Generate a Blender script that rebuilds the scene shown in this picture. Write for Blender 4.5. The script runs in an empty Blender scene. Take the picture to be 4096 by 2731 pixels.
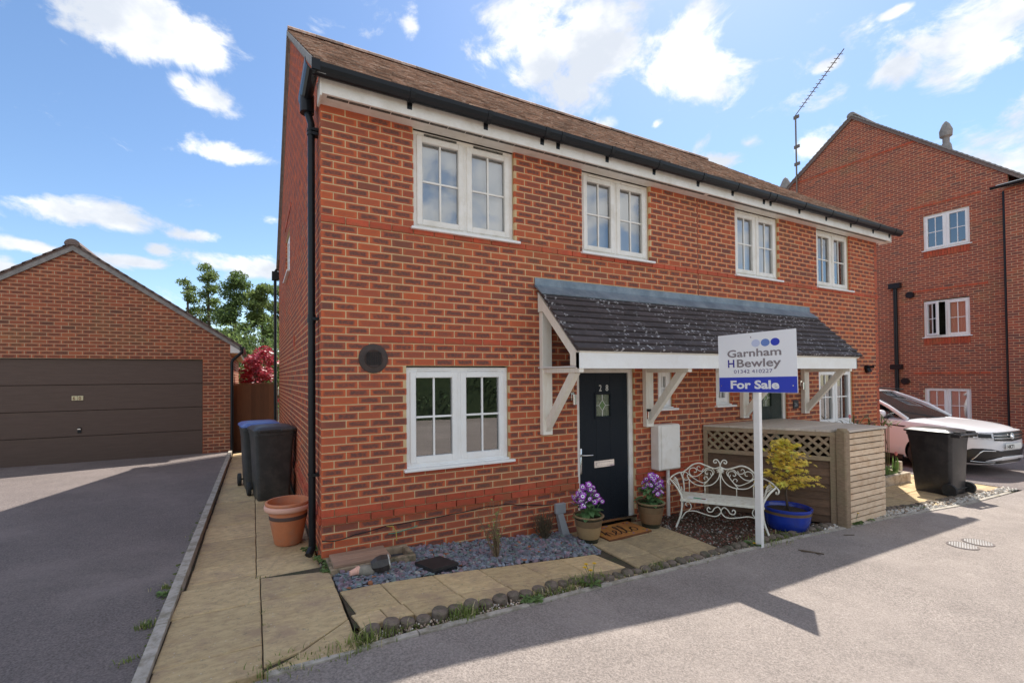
import bpy, bmesh, math, random
from mathutils import Vector, Matrix, noise
S = bpy.context.scene
COL = S.collection
rnd = random.Random(11)
PI = math.pi
rad = math.radians

# ------------------------------------------------------------------ camera
R_ = Vector((0.8879, -0.46, -0.0085)); U_ = Vector((0.0004, -0.0177, 0.9998)); F_ = Vector((0.46, 0.8878, 0.0155))
CAM = Vector((-0.5621, -4.5572, 1.606))
cd = bpy.data.cameras.new('camera')
cam = bpy.data.objects.new('camera', cd); COL.objects.link(cam)
m = Matrix.Identity(4)
for i in range(3):
    m[i][0] = R_[i]; m[i][1] = U_[i]; m[i][2] = -F_[i]; m[i][3] = CAM[i]
cam.matrix_world = m
cd.sensor_width = 36; cd.lens = 16.174; cd.shift_x = 0.01958; cd.shift_y = 0.02743
cd.clip_start = 0.05; cd.clip_end = 1500
S.camera = cam

# ------------------------------------------------------------------ sun and sky
SUN = Vector((0.57, 0.37, 1.0)).normalized()
EL = math.asin(SUN.z); AZ = math.atan2(SUN.x, SUN.y)
sd = bpy.data.lights.new('sun', 'SUN'); sd.energy = 2.0; sd.angle = rad(0.53); sd.color = (1, .95, .86)
sun = bpy.data.objects.new('sun', sd); COL.objects.link(sun)
sun.rotation_euler = SUN.to_track_quat('Z', 'Y').to_euler()
S.view_settings.view_transform = 'Standard'; S.view_settings.look = 'None'
S.view_settings.gamma = 1; S.view_settings.use_curve_mapping = False
S.view_settings.exposure = 1.75
S.cycles.max_bounces = 8; S.cycles.diffuse_bounces = 4; S.cycles.transparent_max_bounces = 12
S.cycles.use_denoising = True; S.cycles.caustics_reflective = False; S.cycles.caustics_refractive = False

W = bpy.data.worlds.new('World'); S.world = W; W.use_nodes = True
N = W.node_tree.nodes; L = W.node_tree.links
N.clear()
def nd(t, **k):
    n = N.new(t)
    for a, b in k.items():
        if a == 'op': n.operation = b
        else: setattr(n, a, b)
    return n
def mth(op, a, b=None, c=None, clamp=False):
    n = nd('ShaderNodeMath', op=op); n.use_clamp = clamp
    for i, v in enumerate((a, b, c)):
        if v is None: continue
        if isinstance(v, (int, float)): n.inputs[i].default_value = v
        else: L.new(v, n.inputs[i])
    return n.outputs[0]
def vdot(v, c):
    n = nd('ShaderNodeVectorMath', op='DOT_PRODUCT'); L.new(v, n.inputs[0]); n.inputs[1].default_value = c
    return n.outputs['Value']
tc = nd('ShaderNodeTexCoord'); vdir = tc.outputs['Generated']
sky = nd('ShaderNodeTexSky'); sky.sky_type = 'NISHITA'; sky.sun_disc = False
sky.sun_elevation = EL; sky.sun_rotation = AZ; sky.altitude = 50; sky.air_density = 1.0; sky.dust_density = 0.4; sky.ozone_density = 2.2
CLOUDS = [(-0.129, 0.837, 0.531, 0.095, 0.046), (-0.078, 0.849, 0.523, 0.041, 0.035), (-0.071, 0.883, 0.463, 0.047, 0.028), (-0.1, 0.874, 0.475, 0.024, 0.015), (-0.019, 0.92, 0.391, 0.059, 0.015), (-0.244, 0.934, 0.261, 0.099, 0.022), (-0.29, 0.919, 0.266, 0.043, 0.01), (-0.198, 0.947, 0.255, 0.05, 0.017), (-0.091, 0.963, 0.254, 0.042, 0.011), (-0.144, 0.964, 0.222, 0.021, 0.011), (0.416, 0.676, 0.609, 0.078, 0.061), (0.545, 0.612, 0.572, 0.102, 0.075), (0.629, 0.544, 0.555, 0.078, 0.056), (0.689, 0.524, 0.501, 0.06, 0.041), (0.512, 0.682, 0.521, 0.089, 0.037), (0.455, 0.695, 0.556, 0.058, 0.043), (0.241, 0.756, 0.608, 0.019, 0.028), (0.585, 0.66, 0.471, 0.034, 0.015), (0.751, 0.538, 0.383, 0.044, 0.016), (0.767, 0.499, 0.404, 0.02, 0.012), (0.823, 0.425, 0.377, 0.026, 0.021), (0.836, 0.317, 0.447, 0.032, 0.022), (0.854, 0.244, 0.459, 0.06, 0.039), (0.872, 0.25, 0.421, 0.043, 0.026), (0.859, 0.209, 0.467, 0.047, 0.023), (-0.016, 0.977, 0.214, 0.129, 0.02), (-0.287, 0.936, 0.203, 0.05, 0.01), (-0.183, 0.963, 0.199, 0.077, 0.012), (0.655, 0.601, 0.459, 0.016, 0.01), (0.791, 0.383, 0.477, 0.017, 0.008), (0.805, 0.304, 0.51, 0.015, 0.006), (-0.326, 0.93, 0.17, 0.021, 0.013),
  (-.75, .35, .5, .3, .16), (-.8, -.2, .5, .4, .22), (-.2, -.8, .5, .5, .26), (.5, -.7, .45, .5, .26), (.85, -.4, .4, .35, .2), (.1, -.25, .95, .45, .35), (-.5, -.6, .3, .45, .14), (.1, -.9, .25, .5, .12), (-.45, -.45, .75, .4, .3), (.45, -.4, .75, .4, .26), (-.5, .1, .85, .35, .2), (.9, -.1, .3, .3, .1), (-.9, -.5, .25, .4, .1)]  # cloud banks out of view, added to brighten and neutralise the shade fill
mask = None
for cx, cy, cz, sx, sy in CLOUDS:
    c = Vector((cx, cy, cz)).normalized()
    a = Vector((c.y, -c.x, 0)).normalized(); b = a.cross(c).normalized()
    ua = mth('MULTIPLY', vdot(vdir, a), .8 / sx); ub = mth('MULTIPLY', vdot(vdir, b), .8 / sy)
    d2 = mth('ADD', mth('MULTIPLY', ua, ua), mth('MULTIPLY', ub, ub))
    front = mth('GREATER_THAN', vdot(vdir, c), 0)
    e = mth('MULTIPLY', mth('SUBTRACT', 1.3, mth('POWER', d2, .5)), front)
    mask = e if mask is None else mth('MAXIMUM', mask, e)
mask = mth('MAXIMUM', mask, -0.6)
mp = nd('ShaderNodeMapping'); L.new(vdir, mp.inputs[0]); mp.inputs['Scale'].default_value = (1, 1, 1.6)
n1 = nd('ShaderNodeTexNoise'); L.new(mp.outputs[0], n1.inputs[0])
n1.inputs['Scale'].default_value = 9; n1.inputs['Detail'].default_value = 9; n1.inputs['Roughness'].default_value = .62; n1.inputs['Distortion'].default_value = .35
n2 = nd('ShaderNodeTexNoise'); L.new(mp.outputs[0], n2.inputs[0])
n2.inputs['Scale'].default_value = 7; n2.inputs['Detail'].default_value = 6; n2.inputs['Roughness'].default_value = .55
dens = mth('ADD', mask, mth('MULTIPLY', mth('SUBTRACT', n1.outputs[0], .5), 3.6))
cov = nd('ShaderNodeMapRange', interpolation_type='SMOOTHSTEP'); L.new(dens, cov.inputs[0])
cov.inputs[1].default_value = .28; cov.inputs[2].default_value = 1.0
shade = nd('ShaderNodeMapRange', interpolation_type='SMOOTHSTEP'); L.new(n2.outputs[0], shade.inputs[0])
shade.inputs[1].default_value = .36; shade.inputs[2].default_value = .66
cc = nd('ShaderNodeMix', data_type='RGBA'); L.new(shade.outputs[0], cc.inputs[0])
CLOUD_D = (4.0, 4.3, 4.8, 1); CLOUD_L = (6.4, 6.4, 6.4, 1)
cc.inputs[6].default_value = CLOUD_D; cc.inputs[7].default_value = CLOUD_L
hs = nd('ShaderNodeHueSaturation'); L.new(sky.outputs[0], hs.inputs['Color']); hs.inputs['Saturation'].default_value = 1.08
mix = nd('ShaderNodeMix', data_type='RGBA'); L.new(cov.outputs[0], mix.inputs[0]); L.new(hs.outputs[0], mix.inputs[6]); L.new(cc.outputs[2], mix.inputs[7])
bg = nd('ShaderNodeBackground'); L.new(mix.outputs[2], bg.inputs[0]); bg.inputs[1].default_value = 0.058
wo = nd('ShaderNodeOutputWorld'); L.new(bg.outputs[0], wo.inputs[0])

# ------------------------------------------------------------------ mesh helper
class MB:
    def __init__(s, M=None):
        s.v = []; s.f = []; s.mi = []; s.uv = []; s.M = M
    def P(s, p):
        p = Vector(p)
        return s.M @ p if s.M is not None else p
    def add(s, vs, fs, mi=0, uvs=None):
        o = len(s.v); s.v += [s.P(p) for p in vs]
        for i, f in enumerate(fs):
            s.f.append(tuple(o + j for j in f)); s.mi.append(mi)
            s.uv.append(uvs[i] if uvs else None)
        return s
    def box(s, x0, x1, y0, y1, z0, z1, mi=0):
        return s.add([(x0,y0,z0),(x1,y0,z0),(x1,y1,z0),(x0,y1,z0),(x0,y0,z1),(x1,y0,z1),(x1,y1,z1),(x0,y1,z1)],
                     [(0,3,2,1),(4,5,6,7),(0,1,5,4),(1,2,6,5),(2,3,7,6),(3,0,4,7)], mi)
    def bbox(s, x0, x1, y0, y1, z0, z1, b=.004, mi=0):
        """box with chamfered edges"""
        vs = []; k = {}
        for ix, x in enumerate((x0, x1)):
            for iy, y in enumerate((y0, y1)):
                for iz, z in enumerate((z0, z1)):
                    dx = b if ix == 0 else -b; dy = b if iy == 0 else -b; dz = b if iz == 0 else -b
                    k[ix,iy,iz,0] = len(vs); vs.append((x, y+dy, z+dz))
                    k[ix,iy,iz,1] = len(vs); vs.append((x+dx, y, z+dz))
                    k[ix,iy,iz,2] = len(vs); vs.append((x+dx, y+dy, z))
        fs = []
        q = [(0,0),(1,0),(1,1),(0,1)]
        for i in (0,1):
            for ax in range(3):
                f = []
                for a, c in q:
                    t = [0,0,0]; t[ax] = i; o = [0,1,2]; o.remove(ax); t[o[0]] = a; t[o[1]] = c
                    f.append(k[t[0],t[1],t[2],ax])
                if (i == 0) == (ax != 1): f.reverse()
                fs.append(tuple(f))
        for ax in range(3):
            o = [0,1,2]; o.remove(ax)
            for a in (0,1):
                for c in (0,1):
                    t0 = [0,0,0]; t1 = [0,0,0]
                    t0[o[0]] = t1[o[0]] = a; t0[o[1]] = t1[o[1]] = c; t0[ax] = 0; t1[ax] = 1
                    fs.append((k[(*t0,o[0])], k[(*t1,o[0])], k[(*t1,o[1])], k[(*t0,o[1])]))
        for ix in (0,1):
            for iy in (0,1):
                for iz in (0,1): fs.append((k[ix,iy,iz,0], k[ix,iy,iz,1], k[ix,iy,iz,2]))
        return s.add(vs, fs, mi)
    def tube(s, pts, r, n=8, cap=True, mi=0):
        pts = [Vector(p) for p in pts]
        rs = r if isinstance(r, (list, tuple)) else [r] * len(pts)
        vs = []; up = None
        for i, p in enumerate(pts):
            t = (pts[min(i+1, len(pts)-1)] - pts[max(i-1, 0)])
            if t.length < 1e-9: t = Vector((0,0,1))
            t.normalize()
            if up is None:
                up = t.orthogonal().normalized()
            up = (up - t * up.dot(t))
            if up.length < 1e-6: up = t.orthogonal()
            up.normalize(); w = t.cross(up)
            for j in range(n):
                a = 2*PI*j/n; vs.append(p + (up*math.cos(a) + w*math.sin(a)) * rs[i])
        fs = []
        for i in range(len(pts)-1):
            for j in range(n):
                j2 = (j+1) % n; fs.append((i*n+j, i*n+j2, (i+1)*n+j2, (i+1)*n+j))
        if cap:
            fs.append(tuple(reversed(range(n)))); fs.append(tuple(range((len(pts)-1)*n, len(pts)*n)))
        return s.add(vs, fs, mi)
    def lathe(s, prof, n=24, c=(0,0,0), mi=0, mis=None):
        vs = []; fs = []
        for r, z in prof:
            for j in range(n):
                a = 2*PI*j/n; vs.append((c[0]+r*math.cos(a), c[1]+r*math.sin(a), c[2]+z))
        o = len(s.f)
        for i in range(len(prof)-1):
            for j in range(n):
                j2 = (j+1) % n; fs.append((i*n+j, i*n+j2, (i+1)*n+j2, (i+1)*n+j))
        s.add(vs, fs, mi)
        if mis:
            for i in range(len(prof)-1):
                for j in range(n): s.mi[o+i*n+j] = mis[i]
        return s
    def disc(s, c, r, n=20, mi=0, ax='z'):
        vs = []
        for j in range(n):
            a = 2*PI*j/n; x, y = r*math.cos(a), r*math.sin(a)
            vs.append((c[0]+x, c[1]+y, c[2]) if ax == 'z' else ((c[0]+x, c[1], c[2]+y) if ax == 'y' else (c[0], c[1]+x, c[2]+y)))
        return s.add(vs, [tuple(range(n)) if ax != 'y' else tuple(reversed(range(n)))], mi)
    def prism(s, poly, ax, a, b, mi=0):
        """extrude a 2D polygon along an axis from a to b; poly in the other two axes, in order"""
        n = len(poly); vs = []
        for t in (a, b):
            for p, q in poly:
                vs.append({'x': (t,p,q), 'y': (p,t,q), 'z': (p,q,t)}[ax])
        fs = [tuple(range(n)), tuple(reversed(range(n, 2*n)))]
        for i in range(n):
            j = (i+1) % n; fs.append((i, i+n, j+n, j))
        return s.add(vs, fs, mi)
    def bar(s, p, q, w, t, up=(0,0,1), mi=0):
        """rectangular bar from p to q, w across, t along up"""
        p = Vector(p); q = Vector(q); d = (q-p).normalized(); u = Vector(up)
        u = (u - d*u.dot(d)).normalized(); a = d.cross(u)
        vs = []
        for c in (p, q):
            for i, j in ((-1,-1),(1,-1),(1,1),(-1,1)): vs.append(c + a*(w/2*i) + u*(t/2*j))
        return s.add(vs, [(0,1,2,3),(7,6,5,4),(0,4,5,1),(1,5,6,2),(2,6,7,3),(3,7,4,0)], mi)
    def build(s, name, mats, parent=None, smooth=False, kind=None, sharp=None, fix=False):
        me = bpy.data.meshes.new(name)
        o0 = wloc(parent)
        me.from_pydata([tuple(p - o0) for p in s.v], [], s.f)
        if not isinstance(mats, (list, tuple)): mats = [mats]
        for q in mats: me.materials.append(q)
        if len(mats) > 1: me.polygons.foreach_set('material_index', s.mi)
        if any(u for u in s.uv):
            ul = me.uv_layers.new(name='UVMap'); i = 0
            for f, u in zip(s.f, s.uv):
                for k in range(len(f)):
                    ul.data[i].uv = u[k] if u else (0, 0)
                    i += 1
        if fix:
            bm = bmesh.new(); bm.from_mesh(me); bmesh.ops.recalc_face_normals(bm, faces=bm.faces); bm.to_mesh(me); bm.free()
        if smooth:
            me.polygons.foreach_set('use_smooth', [True] * len(me.polygons))
            if sharp: me.set_sharp_from_angle(angle=rad(sharp))
        me.update()
        o = bpy.data.objects.new(name, me); COL.objects.link(o)
        if parent is not None: o.parent = parent
        if kind: o['kind'] = kind
        return o
def wloc(o):
    p = Vector((0,0,0))
    while o is not None:
        p += o.location; o = o.parent
    return p
def thing(name, label, cat, loc=(0,0,0), group=None):
    o = bpy.data.objects.new(name, None); COL.objects.link(o); o.location = loc
    o.empty_display_size = .1
    o['label'] = label; o['category'] = cat
    if group: o['group'] = group
    return o
def tag(o, label, cat, group=None):
    o['label'] = label; o['category'] = cat
    if group: o['group'] = group
    return o
def inst(me, name, loc, parent, rot=(0,0,0), mat=None):
    """loc in world coordinates"""
    o = bpy.data.objects.new(name, me); COL.objects.link(o); o.parent = parent
    o.location = Vector(loc) - wloc(parent); o.rotation_euler = rot
    return o
def arc(c, r, a0, a1, n, plane=lambda u, v: (u, v)):
    return [plane(c[0]+r*math.cos(a0+(a1-a0)*i/n), c[1]+r*math.sin(a0+(a1-a0)*i/n)) for i in range(n+1)]
def text_mb(txt, size, ext=.001, bold=0, align='LEFT', sx=1):
    """flat lettering as mesh data, in local x (along) and y (up)"""
    c = bpy.data.curves.new('txt', 'FONT'); c.body = txt; c.size = size; c.offset = bold; c.extrude = ext; c.align_x = align; c.resolution_u = 3
    o = bpy.data.objects.new('txt', c); COL.objects.link(o)
    bpy.context.view_layer.update()
    me = bpy.data.meshes.new_from_object(o.evaluated_get(bpy.context.evaluated_depsgraph_get()))
    vs = [(v.co.x*sx, v.co.y, v.co.z) for v in me.vertices]; fs = [tuple(p.vertices) for p in me.polygons]
    bpy.data.objects.remove(o); bpy.data.curves.remove(c); bpy.data.meshes.remove(me)
    return vs, fs

# ------------------------------------------------------------------ materials
def mat(name, col, col2=None, scale=8, rough=.7, metal=0, bump=0, bscale=None, spec=None, detail=5, stretch=None, col3=None, s3=2.0, lo=.35, hi=.65, coat=0, sss=0, island=0, trans=0, leaf=0, amt3=1.0):
    mt = bpy.data.materials.new(name); mt.use_nodes = True
    nt = mt.node_tree; n = nt.nodes; l = nt.links; b = n['Principled BSDF']
    b.inputs['Roughness'].default_value = rough; b.inputs['Metallic'].default_value = metal
    if spec is not None: b.inputs['Specular IOR Level'].default_value = spec
    if coat: b.inputs['Coat Weight'].default_value = coat; b.inputs['Coat Roughness'].default_value = .05
    if trans: b.inputs['Transmission Weight'].default_value = trans
    b.inputs['Base Color'].default_value = (*col, 1)
    t = n.new('ShaderNodeTexCoord'); src = t.outputs['Object']
    if stretch:
        mpn = n.new('ShaderNodeMapping'); mpn.inputs['Scale'].default_value = stretch; l.new(src, mpn.inputs[0]); src = mpn.outputs[0]
    out = None
    if col2:
        nz = n.new('ShaderNodeTexNoise'); nz.inputs['Scale'].default_value = scale; nz.inputs['Detail'].default_value = detail; nz.inputs['Roughness'].default_value = .65
        l.new(src, nz.inputs[0])
        mr = n.new('ShaderNodeMapRange'); mr.inputs[1].default_value = lo; mr.inputs[2].default_value = hi; l.new(nz.outputs[0], mr.inputs[0])
        mx = n.new('ShaderNodeMix'); mx.data_type = 'RGBA'; l.new(mr.outputs[0], mx.inputs[0])
        mx.inputs[6].default_value = (*col, 1); mx.inputs[7].default_value = (*col2, 1); out = mx.outputs[2]
        if col3:
            nz2 = n.new('ShaderNodeTexNoise'); nz2.inputs['Scale'].default_value = s3; nz2.inputs['Detail'].default_value = 6; nz2.inputs['Roughness'].default_value = .7
            l.new(t.outputs['Object'], nz2.inputs[0])
            mr2 = n.new('ShaderNodeMapRange'); mr2.inputs[1].default_value = .48; mr2.inputs[2].default_value = .68; l.new(nz2.outputs[0], mr2.inputs[0])
            mx2 = n.new('ShaderNodeMix'); mx2.data_type = 'RGBA'; mr2.inputs[4].default_value = amt3; l.new(mr2.outputs[0], mx2.inputs[0]); l.new(out, mx2.inputs[6]); mx2.inputs[7].default_value = (*col3, 1); out = mx2.outputs[2]
    if island:
        g = n.new('ShaderNodeNewGeometry'); oi = n.new('ShaderNodeObjectInfo')
        ad = n.new('ShaderNodeMath'); ad.operation = 'ADD'; l.new(g.outputs['Random Per Island'], ad.inputs[0]); l.new(oi.outputs['Random'], ad.inputs[1])
        fr = n.new('ShaderNodeMath'); fr.operation = 'FRACT'; l.new(ad.outputs[0], fr.inputs[0])
        mr3 = n.new('ShaderNodeMapRange'); mr3.inputs[3].default_value = 1-island; mr3.inputs[4].default_value = 1+island; l.new(fr.outputs[0], mr3.inputs[0])
        hv = n.new('ShaderNodeHueSaturation'); l.new(mr3.outputs[0], hv.inputs['Value'])
        if out is not None: l.new(out, hv.inputs['Color'])
        else: hv.inputs['Color'].default_value = (*col, 1)
        out = hv.outputs[0]
    if out is not None: l.new(out, b.inputs['Base Color'])
    if leaf:
        tl = n.new('ShaderNodeBsdfTranslucent'); ms = n.new('ShaderNodeMixShader'); ms.inputs[0].default_value = leaf
        if out is not None: l.new(out, tl.inputs[0])
        else: tl.inputs[0].default_value = (*col, 1)
        l.new(b.outputs[0], ms.inputs[1]); l.new(tl.outputs[0], ms.inputs[2]); l.new(ms.outputs[0], n['Material Output'].inputs[0])
    if bump:
        nb = n.new('ShaderNodeTexNoise'); nb.inputs['Scale'].default_value = bscale or scale*4; nb.inputs['Detail'].default_value = 6; nb.inputs['Roughness'].default_value = .7
        l.new(src, nb.inputs[0])
        bp = n.new('ShaderNodeBump'); bp.inputs['Strength'].default_value = bump; bp.inputs['Distance'].default_value = .01; l.new(nb.outputs[0], bp.inputs['Height']); l.new(bp.outputs[0], b.inputs['Normal'])
    return mt

def brick_mat(name, c_edge, c_edge2, c_core, core_amt, c_odd, stain=(.16,.11,.05)):
    mt = bpy.data.materials.new(name); mt.use_nodes = True
    nt = mt.node_tree; n = nt.nodes; l = nt.links; b = n['Principled BSDF']; b.inputs['Roughness'].default_value = .85; b.inputs['Specular IOR Level'].default_value = .25
    def mm(op, a, c=None, clamp=False):
        q = n.new('ShaderNodeMath'); q.operation = op; q.use_clamp = clamp
        for i, v in enumerate((a, c)):
            if v is None: continue
            if isinstance(v, (int, float)): q.inputs[i].default_value = v
            else: l.new(v, q.inputs[i])
        return q.outputs[0]
    def mr(v, a, b_, c=0, d=1, sm=True):
        q = n.new('ShaderNodeMapRange'); q.interpolation_type = 'SMOOTHSTEP' if sm else 'LINEAR'
        l.new(v, q.inputs[0])
        for i, x in zip((1,2,3,4), (a,b_,c,d)): q.inputs[i].default_value = x
        return q.outputs[0]
    def mx(f, a, c):
        q = n.new('ShaderNodeMix'); q.data_type = 'RGBA'; l.new(f, q.inputs[0])
        for i, v in ((6,a),(7,c)):
            if isinstance(v, tuple): q.inputs[i].default_value = (*v, 1)
            else: l.new(v, q.inputs[i])
        return q.outputs[2]
    g = n.new('ShaderNodeNewGeometry'); oi = n.new('ShaderNodeObjectInfo')
    rr = mm('FRACT', mm('ADD', g.outputs['Random Per Island'], oi.outputs['Random']))
    r2 = mm('FRACT', mm('MULTIPLY', rr, 7.31)); r3 = mm('FRACT', mm('MULTIPLY', rr, 23.7))
    uv = n.new('ShaderNodeUVMap'); sp = n.new('ShaderNodeSeparateXYZ'); l.new(uv.outputs[0], sp.inputs[0])
    pos = g.outputs['Position']
    def noi(s, d=4):
        q = n.new('ShaderNodeTexNoise'); q.inputs['Scale'].default_value = s; q.inputs['Detail'].default_value = d; q.inputs['Roughness'].default_value = .65; l.new(pos, q.inputs[0]); return q.outputs[0]
    nf = noi(38, 5); nm = noi(14, 3); nl = noi(.9, 4)
    wob = mm('MULTIPLY', mm('SUBTRACT', nm, .5), .35)
    du = mm('ABSOLUTE', mm('ADD', mm('SUBTRACT', sp.outputs[0], .5), wob)); dv = mm('ABSOLUTE', mm('ADD', mm('SUBTRACT', sp.outputs[1], .5), wob))
    core = mm('MULTIPLY', mr(du, .30, .47, 1, 0), mr(dv, .20, .44, 1, 0))
    amt = mm('MULTIPLY', core, mr(r2, .02, .38, .25, core_amt))
    amt = mm('MULTIPLY', amt, mr(nf, .3, .62, .6, 1.1))
    base = mx(r3, c_edge, c_edge2)
    base = mx(mr(nf, .52, .72, 0, .35), base, c_odd)
    col = mx(amt, base, c_core)
    dark = mr(rr, .93, .96, 0, .6); col = mx(dark, col, c_core)
    col = mx(mr(nl, .52, .72, 0, .3), col, stain)
    l.new(col, b.inputs['Base Color'])
    bp = n.new('ShaderNodeBump'); bp.inputs['Strength'].default_value = .35; bp.inputs['Distance'].default_value = .006; l.new(noi(90, 5), bp.inputs['Height']); l.new(bp.outputs[0], b.inputs['Normal'])
    return mt
# ---- palette
BRICK = brick_mat('brick', (.58,.13,.05), (.46,.11,.055), (.15,.072,.06), .95, (.54,.22,.11))
BRICK_G = brick_mat('brick_garage', (.50,.15,.07), (.38,.105,.06), (.12,.065,.05), .8, (.5,.21,.11), (.22,.18,.08))
BRICK_T = brick_mat('brick_tower', (.50,.125,.065), (.37,.095,.06), (.12,.07,.065), .75, (.5,.21,.12), (.22,.19,.08))
RED = mat('smooth_red_brick', (.52,.088,.036), (.40,.07,.034), 14, .8, bump=.2, bscale=80, island=.16, col3=(.33,.11,.045), s3=3)
MORTAR = mat('mortar', (.68,.50,.28), (.56,.40,.22), 9, .95, bump=.4, bscale=60, col3=(.52,.38,.22), s3=1.5, amt3=.6)
MORTAR_T = mat('mortar_grey', (.56,.43,.28), (.46,.35,.22), 9, .95, bump=.4, bscale=60)
UPVC = mat('white_upvc', (.88,.88,.87), (.84,.83,.81), 3, .3, col3=(.78,.75,.70), s3=5, amt3=.5)
UPVC_D = mat('weathered_white', (.86,.83,.78), (.80,.76,.69), 5, .4, col3=(.62,.56,.46), s3=4, amt3=.5)
CREAM = mat('cream_painted_timber', (.86,.82,.73), (.80,.74,.63), 9, .55, bump=.1, stretch=(4,4,.8))
BLIND = mat('pale_blind', (.86,.90,.93), None, rough=.8)
BLACKP = mat('black_plastic', (.007,.009,.012), (.011,.013,.017), 5, .32, spec=.3)
DARKVENT = mat('dark_mesh', (.05,.05,.045), (.16,.15,.13), 30, .8)
LEAD = mat('lead', (.16,.21,.26), (.25,.30,.34), 5, .5, metal=.2, bump=.2, bscale=12, col3=(.12,.16,.2), s3=3)
CHROME = mat('chrome', (.75,.75,.74), None, rough=.18, metal=1)
DOORB = mat('navy_door', (.006,.010,.018), (.010,.016,.022), 22, .5, spec=.25, bump=.5, bscale=30, stretch=(12,12,.7))
DOORG = mat('dark_green_door', (.02,.032,.026), (.028,.042,.034), 22, .5, spec=.3, bump=.4, bscale=30, stretch=(12,12,.7))
FROST = mat('leaded_glass', (.10,.13,.08), (.24,.26,.17), 26, .12, bump=.5, bscale=40)
GREEN_GL = mat('green_leaded_glass', (.10,.18,.07), (.18,.28,.12), 30, .15)
LEADCAME = mat('pale_came', (.75,.75,.7), None, rough=.4)
ROOFT = mat('brown_roof_tile', (.30,.185,.135), (.38,.25,.185), 30, .9, bump=.9, bscale=40, col3=(.50,.42,.36), s3=11, island=.42)
VERGE = mat('verge_mortar', (.34,.32,.30), (.22,.21,.20), 12, .9, bump=.4)
def lichen_mat():
    mt = mat('dark_canopy_tile', (.050,.040,.042), (.080,.062,.062), 9, .75, bump=.5, bscale=60, island=.25)
    n = mt.node_tree.nodes; l = mt.node_tree.links; b = n['Principled BSDF']
    src = b.inputs['Base Color'].links[0].from_socket
    g = n.new('ShaderNodeNewGeometry')
    v = n.new('ShaderNodeTexVoronoi'); v.inputs['Scale'].default_value = 17; l.new(g.outputs['Position'], v.inputs[0])
    z = n.new('ShaderNodeTexNoise'); z.inputs['Scale'].default_value = 2.4; z.inputs['Detail'].default_value = 3; l.new(g.outputs['Position'], z.inputs[0])
    z2 = n.new('ShaderNodeTexNoise'); z2.inputs['Scale'].default_value = 70; l.new(g.outputs['Position'], z2.inputs[0])
    a = n.new('ShaderNodeMath'); a.operation = 'MULTIPLY_ADD'; l.new(z2.outputs[0], a.inputs[0]); a.inputs[1].default_value = .4; l.new(v.outputs['Distance'], a.inputs[2])
    r = n.new('ShaderNodeMapRange'); l.new(a.outputs[0], r.inputs[0]); r.inputs[1].default_value = .50; r.inputs[2].default_value = .40; r.inputs[3].default_value = 0; r.inputs[4].default_value = 1
    r2 = n.new('ShaderNodeMapRange'); l.new(z.outputs[0], r2.inputs[0]); r2.inputs[1].default_value = .40; r2.inputs[2].default_value = .56
    mu = n.new('ShaderNodeMath'); mu.operation = 'MULTIPLY'; l.new(r.outputs[0], mu.inputs[0]); l.new(r2.outputs[0], mu.inputs[1])
    mx = n.new('ShaderNodeMix'); mx.data_type = 'RGBA'; l.new(mu.outputs[0], mx.inputs[0]); l.new(src, mx.inputs[6]); mx.inputs[7].default_value = (.46,.45,.46,1)
    l.new(mx.outputs[2], b.inputs['Base Color'])
    return mt
TILE = lichen_mat()
def glass_mat(name, tint, boost):
    mt = bpy.data.materials.new(name); mt.use_nodes = True; n = mt.node_tree.nodes; l = mt.node_tree.links; n.clear()
    o = n.new('ShaderNodeOutputMaterial'); mx = n.new('ShaderNodeMixShader'); t = n.new('ShaderNodeBsdfTransparent'); g = n.new('ShaderNodeBsdfGlossy')
    f = n.new('ShaderNodeFresnel'); f.inputs[0].default_value = 1.5
    a = n.new('ShaderNodeMath'); a.operation = 'MULTIPLY_ADD'; a.use_clamp = True; l.new(f.outputs[0], a.inputs[0]); a.inputs[1].default_value = 1.3; a.inputs[2].default_value = boost
    t.inputs[0].default_value = (*tint, 1); g.inputs['Roughness'].default_value = .005
    nz = n.new('ShaderNodeTexNoise'); nz.inputs['Scale'].default_value = 1.6; tcn = n.new('ShaderNodeTexCoord'); l.new(tcn.outputs['Object'], nz.inputs[0])
    bp = n.new('ShaderNodeBump'); bp.inputs['Strength'].default_value = .04; bp.inputs['Distance'].default_value = .02; l.new(nz.outputs[0], bp.inputs['Height']); l.new(bp.outputs[0], g.inputs['Normal'])
    l.new(a.outputs[0], mx.inputs[0]); l.new(t.outputs[0], mx.inputs[1]); l.new(g.outputs[0], mx.inputs[2]); l.new(mx.outputs[0], o.inputs[0])
    return mt
GLASS = glass_mat('window_glass', (.97,.98,.98), .24)
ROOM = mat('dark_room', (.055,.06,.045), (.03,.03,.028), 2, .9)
CURTAIN = mat('pink_patterned_curtain', (.62,.42,.36), (.70,.60,.52), 40, .9, stretch=(4,4,.5))

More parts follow.
